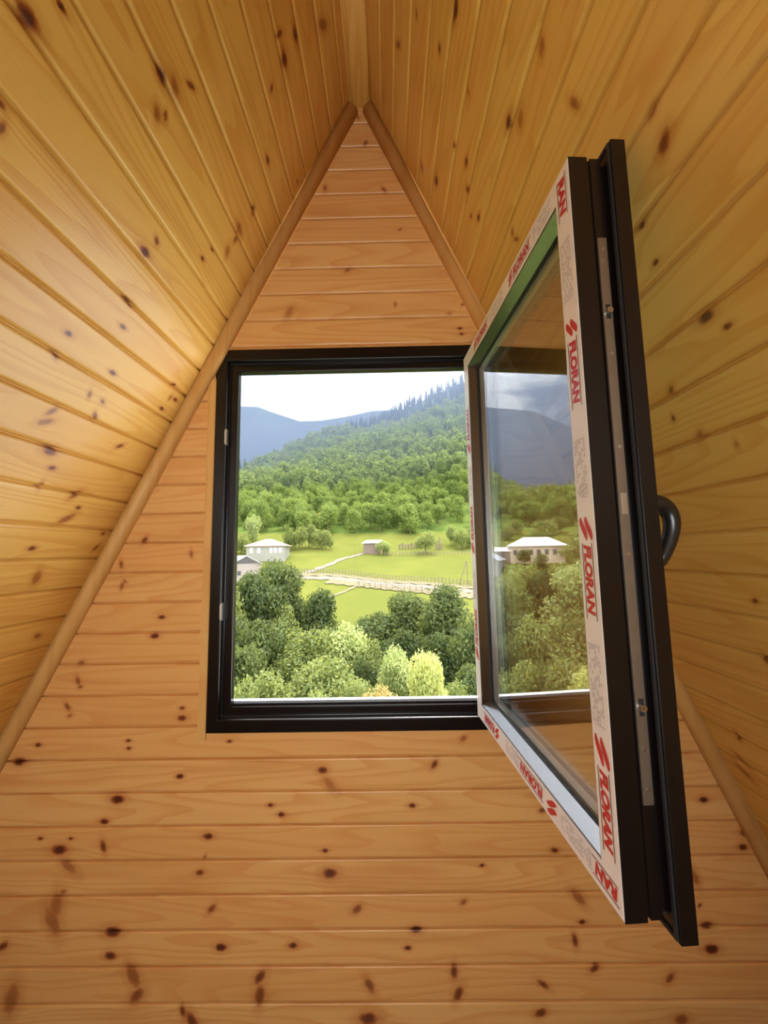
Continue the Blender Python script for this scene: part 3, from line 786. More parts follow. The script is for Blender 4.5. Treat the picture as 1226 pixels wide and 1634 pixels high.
# ---- trees
BARK = plain('tree_bark', (.10, .075, .05), .9, noise=.3, nscale=6)
LEAF = {
    'dark': leaf_material('leaves_dark_green', (.020, .042, .014), (.130, .165, .052)),
    'mid': leaf_material('leaves_mid_green', (.048, .080, .022), (.270, .315, .105)),
    'pale': leaf_material('leaves_pale_green', (.130, .190, .070), (.420, .480, .200)),
    'lime': leaf_material('leaves_lime_green', (.200, .250, .080), (.480, .520, .210), .55),
    'rust': leaf_material('leaves_rust_brown', (.270, .190, .070), (.480, .370, .160)),
    'wood': leaf_material('leaves_hill_wood', (.050, .095, .024), (.240, .310, .080), nscale=.12),
    'fir': leaf_material('needles_spruce', (.014, .032, .014), (.045, .075, .024), .15, .3),
}

def crown_mesh(name, mat, seed, n, size, shape=(1, 1, 1), blobs=9, inner=.5, base=.22):
    """unit crown: about 1 wide and 1 high standing on z=0, made of many small leaf sprays"""
    r = np.random.default_rng(seed)
    C_, R_ = [], []
    for i in range(blobs):
        a = r.uniform(0, 2 * PI); h = r.uniform(base + .12, .86)
        rad = .29 * math.sin(PI * min(1, (h - base) / (1 - base) * .86 + .12)) ** .7
        C_.append((rad * math.cos(a) * .9, rad * math.sin(a) * .9, h)); R_.append(r.uniform(.13, .23))
    C_.append((0, 0, .55)); R_.append(.30); C_.append((0, 0, .82)); R_.append(.16)
    C_ = np.array(C_); R_ = np.array(R_)
    w = R_ ** 2 / (R_ ** 2).sum(); b = r.choice(len(R_), n, p=w)
    d = r.normal(size=(n, 3)); d /= np.linalg.norm(d, axis=1)[:, None]
    rr = R_[b] * (1 - inner * r.random(n) ** 2.2)
    P = C_[b] + d * rr[:, None] * np.array([1, 1, .95])
    P += r.normal(size=(n, 3)) * .021
    nr = d + r.normal(size=(n, 3)) * .75 + np.array([0, 0, .25]); nr /= np.linalg.norm(nr, axis=1)[:, None]
    t = np.cross(nr, r.normal(size=(n, 3))); t /= np.linalg.norm(t, axis=1)[:, None]; s = np.cross(nr, t)
    sz = size * r.uniform(.6, 1.35, n)[:, None]
    q = [P - t * sz * .8, P + s * sz * .42 - nr * sz * .12, P + t * sz * .8, P - s * sz * .42 - nr * sz * .12]
    V = np.stack(q, 1).reshape(-1, 3) * np.array(shape)
    F = np.arange(n * 4).reshape(-1, 4)
    return quads_mesh(name, V, F, mat)

def trunk_mesh(name, seed, h=.6, r0=.022):
    rd = random.Random(seed); m = MB()
    m.tube([(0, 0, -.05), (.004, .003, h * .35), (-.004, .006, h * .7), (.002, 0, h)], [r0, r0 * .8, r0 * .55, r0 * .25], 7)
    for i in range(5):
        a = rd.uniform(0, 2 * PI); z = h * rd.uniform(.35, .8)
        m.tube([(0, 0, z), (.10 * math.cos(a), .10 * math.sin(a), z + .10), (.2 * math.cos(a), .2 * math.sin(a), z + .18)], [r0 * .45, r0 * .3, r0 * .12], 5)
    me = bpy.data.meshes.new(name); me.from_pydata(m.v, [], m.f); me.materials.append(BARK); me.update()
    return me

CROWNS = {}
def crown(kind, var, detail):
    key = (kind, var, detail)
    if key not in CROWNS:
        n, sz = {'near': (8000, .030), 'mid': (2600, .040), 'low': (700, .072)}[detail]
        CROWNS[key] = crown_mesh('foliage_%s' % kind, LEAF[kind], 31 * var + len(kind) * 7, n, sz, blobs=(9, 12, 7, 10)[var % 4], base=(.10, .2, .16, .05)[var % 4])
    return CROWNS[key]
TRUNKS = [trunk_mesh('tree_trunk', i) for i in range(3)]

def plant(name, az, d, w, h, kind, var, detail, label, cat='tree', group=None, sink=.0, rz=None, trunk=True):
    """a tree with foliage and trunk; w, h in metres"""
    x, y, z = spot(az, d)
    o = empty(name, (x, y, z - sink), (var * 1.3 + az) if rz is None else rz)
    o.scale = (w, w, h)
    tag(o, label, cat, group)
    link(bpy.data.objects.new('foliage', crown(kind, var, detail)), o)
    if trunk: link(bpy.data.objects.new('trunk', TRUNKS[var % 3]), o)
    return o

F_ = 614.0
def bearing(px): return math.degrees(math.atan((px - 618) / F_))        # bearing of a column of the view
def top_of(el, d): return d * math.tan(math.radians(el)) + EZ

def near_tree(px, py, wpx, d, kind, var, label, name='broadleaf_tree', cat='tree'):
    az = bearing(px); a = math.atan((py - 817 - (px - 613) * -.016) / F_)
    el = math.degrees(.10609 - a) * (1 - .06 * abs(px - 613) / 250)
    w = 1.12 * wpx * d / F_ / .78 * math.cos(a); x, y, z = spot(az, d)
    return plant(name, az, d, w, (top_of(el, d) - z) / 1.0, kind, var, 'near', label, cat)

NEAR = [
 (404, 912, 84, 41, 'dark', 0, 'dark green tree standing just below the grey-roofed barn'),
 (447, 900, 74, 45, 'dark', 1, 'tall dark tree with its top just below the road bend'),
 (372, 935, 60, 37, 'mid', 2, 'mid-green tree half cut off by the jamb with the strike plates'),
 (504, 943, 70, 42, 'dark', 0, 'round-topped dark tree standing alone in front of the lower meadow'),
 (476, 1005, 80, 34, 'mid', 1, 'mid-green bush below the round-topped dark tree'),
 (550, 990, 66, 36, 'pale', 3, 'pale thin tree in the gap below the lower meadow'),
 (604, 975, 78, 43, 'dark', 2, 'dark tree below the middle of the road fence'),
 (648, 950, 76, 45, 'dark', 1, 'tall dark tree immediately below the road fence'),
 (716, 934, 84, 40, 'dark', 0, 'largest very dark tree, behind the hinge side of the window'),
 (748, 985, 70, 33, 'dark', 3, 'dark tree pressed against the hinge side of the sash'),
 (621, 1030, 58, 29, 'pale', 2, 'pale grey-green tree above the rust-coloured bush'),
 (672, 1046, 60, 22, 'lime', 1, 'bright lime-green tree at the bottom edge of the window'),
 (430, 1065, 88, 26, 'mid', 3, 'mid-green bush at the bottom of the window, near the jamb with the strike plates'),
 (534, 1045, 96, 27, 'mid', 0, 'large pale-tipped bush at the bottom centre of the window'),
 (486, 1062, 84, 28, 'mid', 2, 'bush between two others along the bottom of the window'),
 (384, 1030, 70, 28, 'dark', 1, 'dark bush low beside the jamb with the strike plates'),
 (575, 1050, 70, 31, 'dark', 3, 'dark tree in the shade behind the pale grey-green one'),
 (700, 1010, 84, 34, 'dark', 2, 'dark tree behind the lime-green one'),
 (742, 1060, 70, 27, 'dark', 0, 'dark bush low beside the hinge side of the window'),
 (640, 1000, 70, 38, 'dark', 3, 'dark tree above the pale grey-green one'),
 (416, 985, 76, 35, 'dark', 3, 'dark tree below the tall dark one near the jamb with the strike plates'),
 (455, 960, 60, 40, 'mid', 0, 'mid-green tree squeezed between the tall dark tree and the round-topped one'),
 (520, 1000, 64, 36, 'mid', 1, 'mid-green tree between the round-topped dark tree and the pale thin one'),
 (590, 1015, 60, 36, 'mid', 0, 'mid-green tree between the pale thin tree and the pale grey-green one'),
 (684, 965, 60, 42, 'mid', 3, 'mid-green tree between the two tallest dark trees on the hinge side'),
 (720, 1085, 70, 24, 'mid', 1, 'mid-green bush between the lime-green tree and the sash'),
 (396, 1082, 66, 23, 'mid', 2, 'mid-green bush in the bottom window corner below the lower strike plate'),
 (566, 1088, 60, 23, 'mid', 1, 'mid-green bush touching the rust-brown bush'),
 (505, 1098, 76, 21, 'mid', 0, 'lowest mid-green bush on the bottom edge of the window'),
]
for t in NEAR: near_tree(*t)
near_tree(606, 1090, 70, 21, 'rust', 3, 'rust-brown bush at the bottom edge of the window', 'rusty_bush', 'bush')
# trees on the side seen mirrored in the glass of the open sash
MIRR = [(345, 915, 70, 42, 'mid', 0), (318, 905, 74, 46, 'mid', 1), (288, 915, 70, 44, 'dark', 2), (262, 905, 80, 46, 'mid', 3), (236, 915, 76, 42, 'pale', 1), (210, 925, 80, 40, 'mid', 0),
        (352, 990, 80, 33, 'dark', 1), (320, 1000, 80, 32, 'mid', 2), (286, 990, 84, 33, 'mid', 3), (248, 1010, 84, 32, 'mid', 0), (214, 1000, 80, 33, 'dark', 1), (190, 960, 80, 38, 'mid', 2),
        (340, 1060, 80, 25, 'mid', 0), (300, 1070, 84, 25, 'dark', 3), (255, 1075, 84, 24, 'mid', 2), (215, 1080, 80, 23, 'lime', 1)]
for i, (px, py, w, d, k, v) in enumerate(MIRR):
    o = near_tree(px, py, w, d, k, v, 'tree of the valley thicket, seen mirrored in the sash glass')
    if k == 'lime': o['label'] = 'lime-green bush at the lower corner of the view mirrored in the sash glass'
    else: o['group'] = 'valley trees mirrored in the sash glass'

def mid_tree(px, py_top, wpx, d, kind, var, label, group=None, name='broadleaf_tree', cat='tree', squash=1.0):
    az = bearing(px); a = math.atan((py_top - 817 + (px - 613) * .016) / F_)
    el = math.degrees(.10609 - a) * (1 - .06 * abs(px - 613) / 250)
    x, y, z = spot(az, d)
    return plant(name, az, d, wpx * d / F_ / .8, max(1.2, top_of(el, d) - z), kind, var, 'mid', label, cat, group)
mid_tree(677, 846, 34, 101, 'mid', 1, 'lone round tree casting a shadow on the upper meadow')
mid_tree(402, 820, 26, 108, 'pale', 2, 'tall pale tree behind the salmon-roofed house')
mid_tree(384, 850, 24, 104, 'mid', 0, 'bush-like tree between the salmon-roofed house and the window jamb')
mid_tree(610, 862, 24, 100, 'pale', 3, 'pale bush against the side of the wooden shed', name='meadow_bush', cat='bush')
mid_tree(736, 840, 26, 107, 'mid', 0, 'pointed tree by the hinge side of the window, above the upper meadow')
mid_tree(722, 838, 22, 112, 'mid', 2, 'slim tree next to the pointed tree above the upper meadow')
mid_tree(752, 838, 26, 110, 'mid', 3, 'tree on the upper meadow half hidden by the sash')
for i, (px, py, w, d) in enumerate([(462, 840, 22, 108), (476, 838, 26, 110), (492, 836, 24, 112), (506, 842, 26, 110), (520, 844, 20, 109)]):
    mid_tree(px, py, w, d, 'mid', i, 'tree in the dark clump between the salmon-roofed house and the shed', 'clump of trees beside the house')
for i, (px, py, w, d) in enumerate([(300, 850, 26, 108), (212, 850, 40, 100), (226, 870, 44, 88), (345, 842, 22, 118), (276, 838, 40, 112), (190, 840, 40, 120), (330, 835, 22, 125), (250, 835, 26, 126)]):
    mid_tree(px, py, w, d, 'mid', i, 'tree round the long white-roofed house, seen mirrored in the sash glass', 'trees round the mirrored house')
for i, (px, py, w, d) in enumerate([(292, 893, 26, 84), (318, 886, 22, 88)]):
    mid_tree(px, py, w, d, 'dark', i, 'low dark bush on the grass below the long white-roofed house', 'bushes below the mirrored house', 'meadow_bush', 'bush')

# ---- the wood on the hillside: the nearest trees one by one, the rest as one mass
cand = []
r_ = np.random.default_rng(5)
while len(cand) < 5200:
    az = r_.uniform(-36, 15.5); cd = float(np.interp(az, CR_AZ, CR_D))
    u = r_.random(); d = 131 + (cd + 12 - 131) * u ** .95
    # open grass in the wood's lower edge
    if d < 150 and (az < -20 or (-20 < az < -14 and r_.random() < .75)): continue
    if d < 136 and -14 < az < 2 and r_.random() < .3: continue
    if az < -22 and d < 190 and r_.random() < .72: continue
    if d < 138 and az > 4: continue
    cand.append((d, az))
cand.sort()
kept = []; cell = {}
for d, az in cand:
    x, y = at(az, d); s = 5.0 + d * .0085
    key = (int(x // s), int(y // s))
    if any(math.hypot(x - a, y - b) < s * .82 for i in (-1, 0, 1) for j in (-1, 0, 1) for a, b in cell.get((key[0] + i, key[1] + j), ())): continue
    cell.setdefault(key, []).append((x, y)); kept.append((d, az, x, y))
singles = kept[:290]; rest = kept[290:]
def is_fir(d, az):
    cd = float(np.interp(az, CR_AZ, CR_D)); f = (d - 131) / (cd - 131)
    return f > (.97 if az < -8 else np.interp(az, [-8, -3, 4, 12], [.92, .76, .64, .56])) 
for i, (d, az, x, y) in enumerate(singles):
    s = r_.uniform(.8, 1.35); k = 'wood'
    lab = 'broadleaf tree at the lower edge of the hillside wood above the meadow'; grp = 'trees at the lower edge of the hillside wood'; nm = 'broadleaf_tree'
    if az > -12 and i in (23, 61): 
        k = 'rust'; lab = 'rust-tinged tree in the lower edge of the hillside wood'; grp = 'rust-tinged trees in the hillside wood'
    o = empty(nm, (x, y, ground(x, y)), r_.uniform(0, 6.28)); h = 8.2 * s * (1 + max(0, (d - 150)) / 600); w = 7.4 * s * r_.uniform(.8, 1.1)
    o.scale = (w, w, h); tag(o, lab, 'tree', grp)
    link(bpy.data.objects.new('foliage', crown(k, i % 4, 'mid')), o)
    link(bpy.data.objects.new('trunk', TRUNKS[i % 3]), o)

def fir_mesh():
    r = random.Random(3); V, F = [], []
    nl = 9
    for i in range(nl):
        z0 = .06 + .84 * i / nl; rad = .5 * (1 - i / nl) ** .9 + .03; z1 = z0 + .20
        n = 11; base = len(V)
        V.append((0, 0, min(1, z1)))
        for k in range(n * 2):
            rr = rad * (1.0 if k % 2 == 0 else .62) * r.uniform(.85, 1.12); a = PI * k / n + i * .4
            V.append((rr * math.cos(a), rr * math.sin(a), z0 + (0 if k % 2 == 0 else .05)))
        for k in range(n * 2): F.append((base, base + 1 + k, base + 1 + (k + 1) % (n * 2)))
    me = bpy.data.meshes.new('spruce_needles'); me.from_pydata(V, [], F); me.materials.append(LEAF['fir']); me.update()
    return me
FIR = fir_mesh()
firs = [c for c in rest if is_fir(c[0], c[1])]
broad = [c for c in rest if not is_fir(c[0], c[1])]
random.Random(2).shuffle(firs)
for d, az, x, y in firs[:290]:
    o = link(bpy.data.objects.new('spruce_tree', FIR)); h = r_.uniform(13, 23); w = h * r_.uniform(.26, .36)
    o.location = (x, y, ground(x, y) - .3); o.scale = (w, w, h); o.rotation_euler = (0, 0, r_.uniform(0, 6))
    tag(o, 'dark pointed spruce on the ridge above the hillside wood', 'spruce tree', 'spruces along the ridge')

def spruce_mass(items):
    P = np.zeros(len(FIR.vertices) * 3, np.float32); FIR.vertices.foreach_get('co', P); P = P.reshape(-1, 3).astype(np.float64)
    T = np.array([tuple(f.vertices) for f in FIR.polygons]); Vs, Fs = [], []
    for i, (d, az, x, y) in enumerate(items):
        h = r_.uniform(13, 23); w = h * r_.uniform(.26, .36)
        Vs.append(P * np.array([w, w, h]) + np.array([x, y, ground(x, y) - .3])); Fs.append(T + i * len(P))
    o = link(bpy.data.objects.new('spruce_forest', quads_mesh('spruce_forest', np.concatenate(Vs), np.concatenate(Fs), LEAF['fir'])))
    o['kind'] = 'stuff'; tag(o, 'dense dark spruces filling the ridge', 'wood')
if len(firs) > 290: spruce_mass(firs[290:])

def merge_mass(name, items, kind, nleaf, lsize, hs):
    Vs = []
    proto = []
    for v in range(4):
        me = crown_mesh('m', LEAF[kind], 77 + v, nleaf, lsize, blobs=8, base=.05)
        a = np.zeros(len(me.vertices) * 3, np.float32); me.vertices.foreach_get('co', a); proto.append(a.reshape(-1, 3).astype(np.float64))
        bpy.data.meshes.remove(me)
    for i, (d, az, x, y) in enumerate(items):
        s = r_.uniform(*hs) * (1 + (d - 150) / 900); w = s * r_.uniform(.8, 1.05)
        t = r_.uniform(0, 6.28); c_, s_ = math.cos(t), math.sin(t)
        P = proto[i % 4]
        Q = np.stack([(P[:, 0] * c_ - P[:, 1] * s_) * w, (P[:, 0] * s_ + P[:, 1] * c_) * w, P[:, 2] * s], 1) + np.array([x, y, ground(x, y) - .4])
        Vs.append(Q)
    V = np.concatenate(Vs); F = np.arange(len(V)).reshape(-1, 4)
    me = quads_mesh(name, V, F, LEAF[kind])
    o = link(bpy.data.objects.new(name, me)); o['kind'] = 'stuff'
    tag(o, 'dense green broadleaf wood covering the hillside', 'wood')
    return o
# the wood and the thicket carry on where the open sash hides them
beyond = [(d, az, *at(az, d)) for az in np.arange(15.8, 27, .75) for d in (137, 146, 157, 170, 185, 203, 224, 250, 280, 318, 360, 410, 470, 540, 620, 700)]
beyond = [(d, az + r_.uniform(-.3, .3), *at(az + r_.uniform(-.3, .3), d + r_.uniform(-5, 5))) for d, az, _, _ in beyond]
merge_mass('hillside_wood', broad + beyond, 'wood', 260, .10, (9.0, 14.5))
thicket = [(d, az, *at(az, d)) for az, d in ((18.5, 42), (19.5, 37), (21.5, 44), (22.5, 35), (24, 40), (25.5, 33), (27, 44), (28, 36), (30, 40))]
merge_mass('valley_thicket', thicket, 'mid', 7000, .030, (8.0, 9.5))['label'] = 'green thicket hidden behind the open sash'

# ---- buildings
GREYROOF = plain('grey_tin_roof', (.40, .40, .44), .45, metal=.3, noise=.1, nscale=1.5)
WHITEROOF = plain('white_tin_roof', (.60, .58, .57), .5, noise=.08, nscale=1)
SALMON = plain('salmon_roof', (.36, .22, .15), .7, noise=.1, nscale=2)
PLASTER = plain('cream_plaster', (.21, .21, .175), .85, noise=.08, nscale=1)
PLANK = plain('weathered_planks', (.16, .12, .095), .9, noise=.35, nscale=3)
STONEW = plain('grey_block_wall', (.23, .20, .185), .9, noise=.15, nscale=2)
DARKWIN = plain('dark_window_opening', (.03, .03, .035), .3)
LIGHTWIN = plain('white_window', (.42, .42, .40), .4)

def building(name, az, d, face, wid, dep, wall_h, roof_h, kind, wallm, roofm, label, cat, wins=(), over=.45, sink=.6, winm=None):
    """wid along local x, ridge along local x; kind 'gable' or 'hip' or 'shed'"""
    x, y, z = spot(az, d)
    o = empty(name, (x, y, z), math.radians(face)); tag(o, label, cat)
    a, b = wid / 2, dep / 2; H_ = wall_h
    m = MB(); m.box(-a, a, -b, b, -sink, H_)
    if kind == 'gable':
        m.prism([(-b, H_), (b, H_), (0, H_ + roof_h)], lambda p, q, t: (t, p, q), -a, a)
    m.build('wall', wallm, o)
    m = MB(); e = over; k = .12
    if kind == 'gable':
        s = roof_h / b
        for sg in (-1, 1):
            m.prism([(0, H_ + roof_h + .02), (sg * (b + e), H_ - e * s + .02), (sg * (b + e), H_ - e * s + .02 + k), (0, H_ + roof_h + .02 + k)], lambda p, q, t: (t, p, q), -a - e, a + e)
    elif kind == 'hip':
        rl = max(.3, a - b)
        V = [(-a - e, -b - e, H_), (a + e, -b - e, H_), (a + e, b + e, H_), (-a - e, b + e, H_), (-rl, 0, H_ + roof_h), (rl, 0, H_ + roof_h),
             (-a - e, -b - e, H_ - .15), (a + e, -b - e, H_ - .15), (a + e, b + e, H_ - .15), (-a - e, b + e, H_ - .15)]
        m.add(V, [(0, 1, 5, 4), (1, 2, 5), (2, 3, 4, 5), (3, 0, 4), (6, 7, 1, 0), (7, 8, 2, 1), (8, 9, 3, 2), (9, 6, 0, 3), (9, 8, 7, 6)])
    else:
        m.prism([(-b - e, H_ + .02), (b + e, H_ + roof_h), (b + e, H_ + roof_h + k), (-b - e, H_ + .02 + k)], lambda p, q, t: (t, p, q), -a - e, a + e)
        m.build('roof', roofm, o)
        m = MB(); m.prism([(-b, H_ - .05), (b, H_ - .05), (b, H_ + roof_h - .05)], lambda p, q, t: (t, p, q), -a + .02, a - .02)
        m.build('upper_wall', wallm, o); m = None
    if m is not None: m.build('roof', roofm, o)
    for side, u0, u1, z0, z1 in wins:
        m = MB()
        if side == 'f': m.box(u0, u1, -b - .06, -b + .05, z0, z1)
        elif side == 'r': m.box(a - .05, a + .06, u0, u1, z0, z1)
        elif side == 'l': m.box(-a - .06, -a + .05, u0, u1, z0, z1)
        m.build('window', winm or DARKWIN, o)
    return o
building('farmhouse', bearing(428), 98, 6, 8.8, 7.5, 3.0, 1.7, 'hip', PLASTER, SALMON, 'cream farmhouse with a salmon hipped roof above the grey-roofed barn', 'house',
         [('f', -3.6, -2.9, 1.3, 2.5), ('f', -1.9, -1.2, 1.3, 2.5), ('f', .9, 1.6, 1.3, 2.5), ('f', 1.9, 2.6, 1.3, 2.5), ('f', 3.0, 3.7, 1.3, 2.5)], .5, 1.6, LIGHTWIN)
b_ = building('barn', bearing(384), 84, -58, 9.0, 5.6, 2.3, 1.5, 'gable', STONEW, GREYROOF, 'grey barn with a pale tin roof beside the window jamb with the strike plates', 'barn',
         [('r', -1.5, -.9, .2, 1.0), ('l', .5, 1.2, .2, 1.0)], .5, 2.2)
m = MB(); m.prism([(-2.2, 2.4), (2.2, 2.4), (0, 3.55)], lambda p, q, t: (t, p, q), 4.45, 4.56); m.build('gable_opening', DARKWIN, b_)
building('wooden_shed', bearing(593), 103.5, -14, 4.0, 3.2, 2.5, .9, 'shed', PLANK, GREYROOF, 'small dark plank shed with a pale roof on the upper meadow', 'shed', [], .35, 1.0)
building('long_house', -27.6, 93, 26, 11.2, 6, 3.2, 1.9, 'hip', plain('tan_wall', (.42, .34, .25), .85, noise=.2, nscale=1.5), WHITEROOF,
         'long tan house with a white hipped roof, seen mirrored in the sash glass', 'house', [('f', -4 + 1.6 * i, -3.2 + 1.6 * i, 1.2, 2.3) for i in range(6)], .6, 2.5)
building('lean_to_shed', -23.2, 92, 24, 3.0, 4, 2.1, .9, 'shed', PLANK, WHITEROOF, 'low white-roofed shed beside the mirrored long house', 'shed', [], .4, 2)
# broken ground floor of a ruin near the lone tree
o = empty('ruined_hut', spot(bearing(650), 108), .1); tag(o, 'dark ruined timber hut behind the lone round tree', 'hut')
m = MB()
for i in range(7): m.box(-2.6 + i * .85, -2.2 + i * .85, -.2, .2, -.5, 1.3 + .5 * math.sin(i * 2.1))
m.build('timber_wall', PLANK, o); m = MB(); m.box(-2.6, 2.9, -.3, .3, 1.0, 1.25); m.build('roof_beam', PLANK, o)
o = empty('timber_stack', spot(bearing(698), 106), .3); tag(o, 'upright dark timber posts behind the lone round tree, next to the ruined hut', 'timber')
for i, (px_, h_) in enumerate(((-.8, 1.8), (-.2, 2.4), (.35, 3.4), (.9, 1.7))):
    m = MB(); m.tube([(px_, 0, -.4), (px_ + .1, 0, h_)], .16, 6); m.build('timber_post', PLANK, o)
o = empty('wooden_pole_tripod', spot(bearing(741), 73.5), 0); tag(o, 'leaning wooden pole frame at the roadside near the sash', 'pole')
for a_, b2_ in (((-1.5, 0, -.3), (.0, 0, 4.3)), ((.2, 0, -.3), (.1, .1, 4.4))):
    m = MB(); m.tube([a_, b2_], .07, 6); m.build('pole', PLANK, o)
m = MB(); m.tube([(-.75, 0, 2.0), (.15, .05, 2.1)], .05, 6); m.build('crossbar', PLANK, o)
o = empty('utility_pole', spot(bearing(565), 92), 0); tag(o, 'thin upright pole on the upper meadow below the shed', 'pole')
m = MB(); m.tube([(0, 0, -.4), (0, 0, 3.4)], .05, 6); m.build('pole', PLANK, o)

def fence(name, label, pts, step, h, rails):
    seg = np.linspace(0, len(pts) - 1, 400)
    az = np.interp(seg, range(len(pts)), [p[0] for p in pts]); dd = np.interp(seg, range(len(pts)), [p[1] for p in pts])
    P = [Vector(spot(a, d)) for a, d in zip(az, dd)]
    out = [P[0]]
    for p in P:
        if (p - out[-1]).length >= step: out.append(p)
    o = empty(name, out[0]); tag(o, label, 'fence')
    m = MB(); m.box(-.05, .05, -.05, .05, -.3, h); first = None
    for i, p in enumerate(out[:95]):
        if first is None: q = first = m.build('fence_post', PLANK, o)
        else: q = link(first.copy(), o)
        q.location = p - out[0]; q.scale = (1, 1, .85 + .3 * random.random())
    for z in rails:
        m = MB(); m.tube([p - out[0] + Vector((0, 0, z)) for p in out[:95]], .035, 5); m.build('fence_rail', PLANK, o)
fence('picket_fence', 'weathered picket fence along the upper side of the dirt road', [(a, d + 3.6) for a, d in ROAD[1:]], .62, 1.15, (.45, .9))
fence('rail_fence', 'wooden rail fence under the lone round tree across the upper meadow', [(-.5, 98.5), (4, 98), (8, 98), (13, 98)], .9, 1.1, (.5, .95))
fence('low_fence', 'low rail fence along the lower edge of the dirt road', [(-4.4, 73), (0, 70.5), (5, 68.2), (9.5, 66.5)], 1.1, .9, (.4, .8))

# ---- morning haze over the far slopes
def haze():
    m, nt = new_mat('valley_haze')
    out = N(nt, 'ShaderNodeOutputMaterial'); v = N(nt, 'ShaderNodeVolumeScatter')
    v.inputs['Color'].default_value = (.205, .265, .385, 1); v.inputs['Density'].default_value = HAZE
    v.inputs['Anisotropy'].default_value = .15
    ab = N(nt, 'ShaderNodeVolumeAbsorption'); ab.inputs['Color'].default_value = (.205, .265, .385, 1); ab.inputs['Density'].default_value = HAZE
    ad = N(nt, 'ShaderNodeAddShader'); L(nt, v.outputs[0], ad.inputs[0]); L(nt, ab.outputs[0], ad.inputs[1])
    L(nt, ad.outputs[0], out.inputs['Volume'])
    mb = MB(); mb.box(-1500, 900, 190, 1150, -20, 340)
    o = mb.build('valley_haze', m); o['kind'] = 'stuff'; o['label'] = 'blue haze over the far slopes'; o['category'] = 'haze'
    return o
HAZE = 0.0028
haze()

# ------------------------------------------------------------------ light
SUN_EL, SUN_AZ = 56.0, 9.0
REAR_FILL = 10.0  # power of the added fill lamp behind the camera
w = bpy.data.worlds.new('sky'); scene.world = w; w.use_nodes = True
nt = w.node_tree; nt.nodes.clear()
out = N(nt, 'ShaderNodeOutputWorld'); bg = N(nt, 'ShaderNodeBackground')
sky = N(nt, 'ShaderNodeTexSky'); sky.sky_type = 'NISHITA'; sky.sun_disc = False
sky.sun_elevation = math.radians(SUN_EL); sky.sun_rotation = math.radians(SUN_AZ)
tc = N(nt, 'ShaderNodeTexCoord')
mp = N(nt, 'ShaderNodeMapping'); mp.inputs['Scale'].default_value = (1.6, 1.6, 3.4)
L(nt, tc.outputs['Generated'], mp.inputs[0])
nz = N(nt, 'ShaderNodeTexNoise'); nz.inputs['Scale'].default_value = 2.3; nz.inputs['Detail'].default_value = 7; nz.inputs['Roughness'].default_value = .55; nz.inputs['Distortion'].default_value = .4
L(nt, mp.outputs[0], nz.inputs['Vector'])
sp = N(nt, 'ShaderNodeSeparateXYZ'); L(nt, tc.outputs['Generated'], sp.inputs[0])
# cloud bank thickest straight ahead, thinning to blue towards the west (left)
cover = math_node(nt, 'ADD', nz.outputs[0], math_node(nt, 'MULTIPLY', smooth(nt, sp.outputs[0], -.58, -.30), .26))
cf = smooth(nt, cover, .50, .66)
skyc = N(nt, 'ShaderNodeVectorMath', operation='SCALE'); L(nt, sky.outputs[0], skyc.inputs[0]); skyc.inputs['Scale'].default_value = 0.28
CLOUD = 4.9
col = mix_col(nt, cf, skyc.outputs[0], (CLOUD, CLOUD, CLOUD * .985, 1))
sd = N(nt, 'ShaderNodeVectorMath', operation='DOT_PRODUCT'); L(nt, tc.outputs['Generated'], sd.inputs[0])
sd.inputs[1].default_value = (math.sin(math.radians(SUN_AZ)) * math.cos(math.radians(SUN_EL)), math.cos(math.radians(SUN_AZ)) * math.cos(math.radians(SUN_EL)), math.sin(math.radians(SUN_EL)))
glow = math_node(nt, 'MULTIPLY', smooth(nt, sd.outputs['Value'], .86, .99), 8.0)
ga = N(nt, 'ShaderNodeVectorMath', operation='ADD'); L(nt, col, ga.inputs[0]); L(nt, glow, ga.inputs[1]); col = ga.outputs[0]
L(nt, col, bg.inputs[0]); bg.inputs[1].default_value = 1.0; L(nt, bg.outputs[0], out.inputs[0])

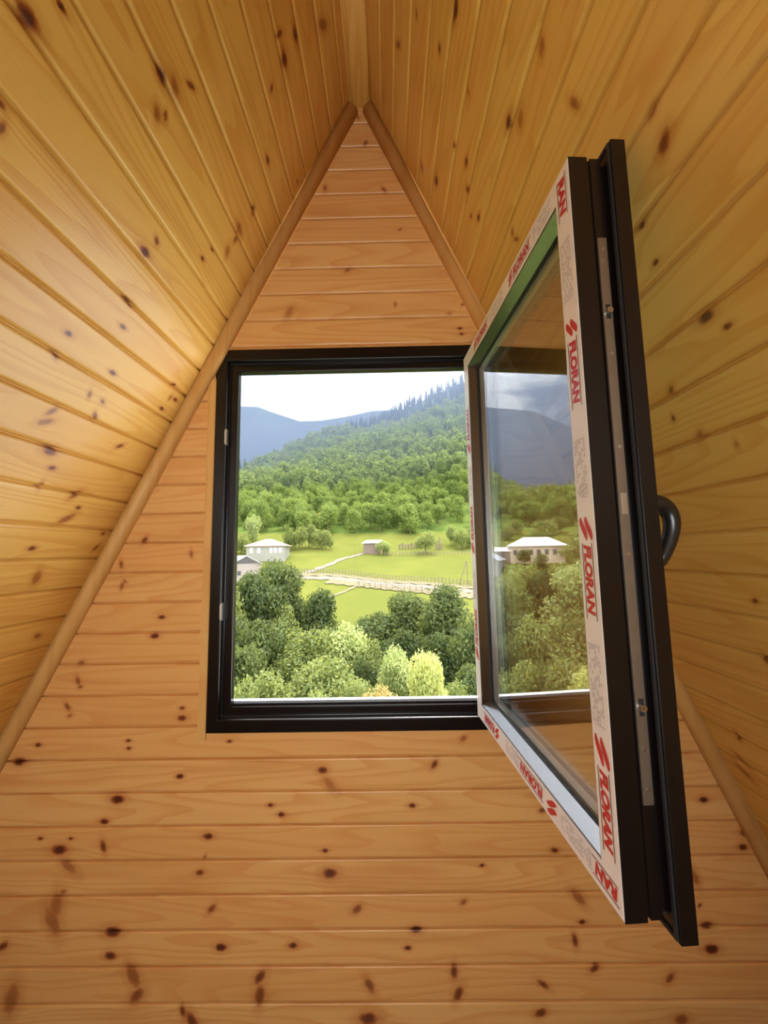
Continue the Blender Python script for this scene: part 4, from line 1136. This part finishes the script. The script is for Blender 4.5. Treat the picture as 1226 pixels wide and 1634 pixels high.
sl = bpy.data.lights.new('sun', 'SUN'); sl.energy = 6.5; sl.angle = math.radians(.6); sl.color = (1, .95, .86)
so = link(bpy.data.objects.new('sun', sl))
a, e = math.radians(SUN_AZ), math.radians(SUN_EL)
dirv = Vector((math.sin(a) * math.cos(e), math.cos(a) * math.cos(e), math.sin(e)))
so.rotation_euler = dirv.to_track_quat('Z', 'Y').to_euler(); so.location = (0, 20, 30)
# fill lamp added in the invented rear window to brighten the room
rl = bpy.data.lights.new('rear_fill_light', 'AREA'); rl.shape = 'RECTANGLE'; rl.size = .95; rl.size_y = .95; rl.energy = REAR_FILL; rl.color = (.80, .92, 1.0)
ro = link(bpy.data.objects.new('rear_fill_light', rl)); ro.location = (-.18, Y_BACK - .055, -.32); ro.rotation_euler = (math.radians(90), 0, 0)
# daylight portal in the window opening (helps sampling only)
pl = bpy.data.lights.new('window_portal', 'AREA'); pl.shape = 'RECTANGLE'; pl.size = .84; pl.size_y = 1.14
po = link(bpy.data.objects.new('window_portal', pl)); po.location = ((WX0 + WX1) / 2, .06, (WZ0 + WZ1) / 2)
po.rotation_euler = (math.radians(-90), 0, 0); pl.cycles.is_portal = True

# ------------------------------------------------------------------ camera
cam = bpy.data.cameras.new('camera'); co = link(bpy.data.objects.new('camera', cam))
R3 = [(0.99980557, 0.01067959, -0.01657594), (0.01761299, -0.10572644, 0.99423926), (-0.00886555, 0.9943379, 0.10589399)]
rt, up, fw = (Vector(r) for r in R3)
M = Matrix.Identity(4)
for i in range(3): M[i][0], M[i][1], M[i][2] = rt[i], up[i], -fw[i]
M.translation = (0.04133258, -1.18264424, -0.19322314)
co.matrix_world = M
cam.sensor_fit = 'VERTICAL'; cam.sensor_height = 24; cam.lens = 24 * 614.0 / 1634.0
cam.clip_start = .02; cam.clip_end = 6000
scene.camera = co

vs = scene.view_settings
scene.display_settings.display_device = 'sRGB'
vs.view_transform = 'Standard'; vs.look = 'None'; vs.exposure = 0.45; vs.gamma = 1.0; vs.use_curve_mapping = False
cy = scene.cycles
cy.max_bounces = 10; cy.diffuse_bounces = 6; cy.glossy_bounces = 4; cy.transmission_bounces = 4; cy.transparent_max_bounces = 12; cy.volume_bounces = 0
cy.sample_clamp_indirect = 8.0; cy.caustics_reflective = False; cy.caustics_refractive = False
cy.use_denoising = True; cy.use_adaptive_sampling = True; cy.adaptive_threshold = 0.02
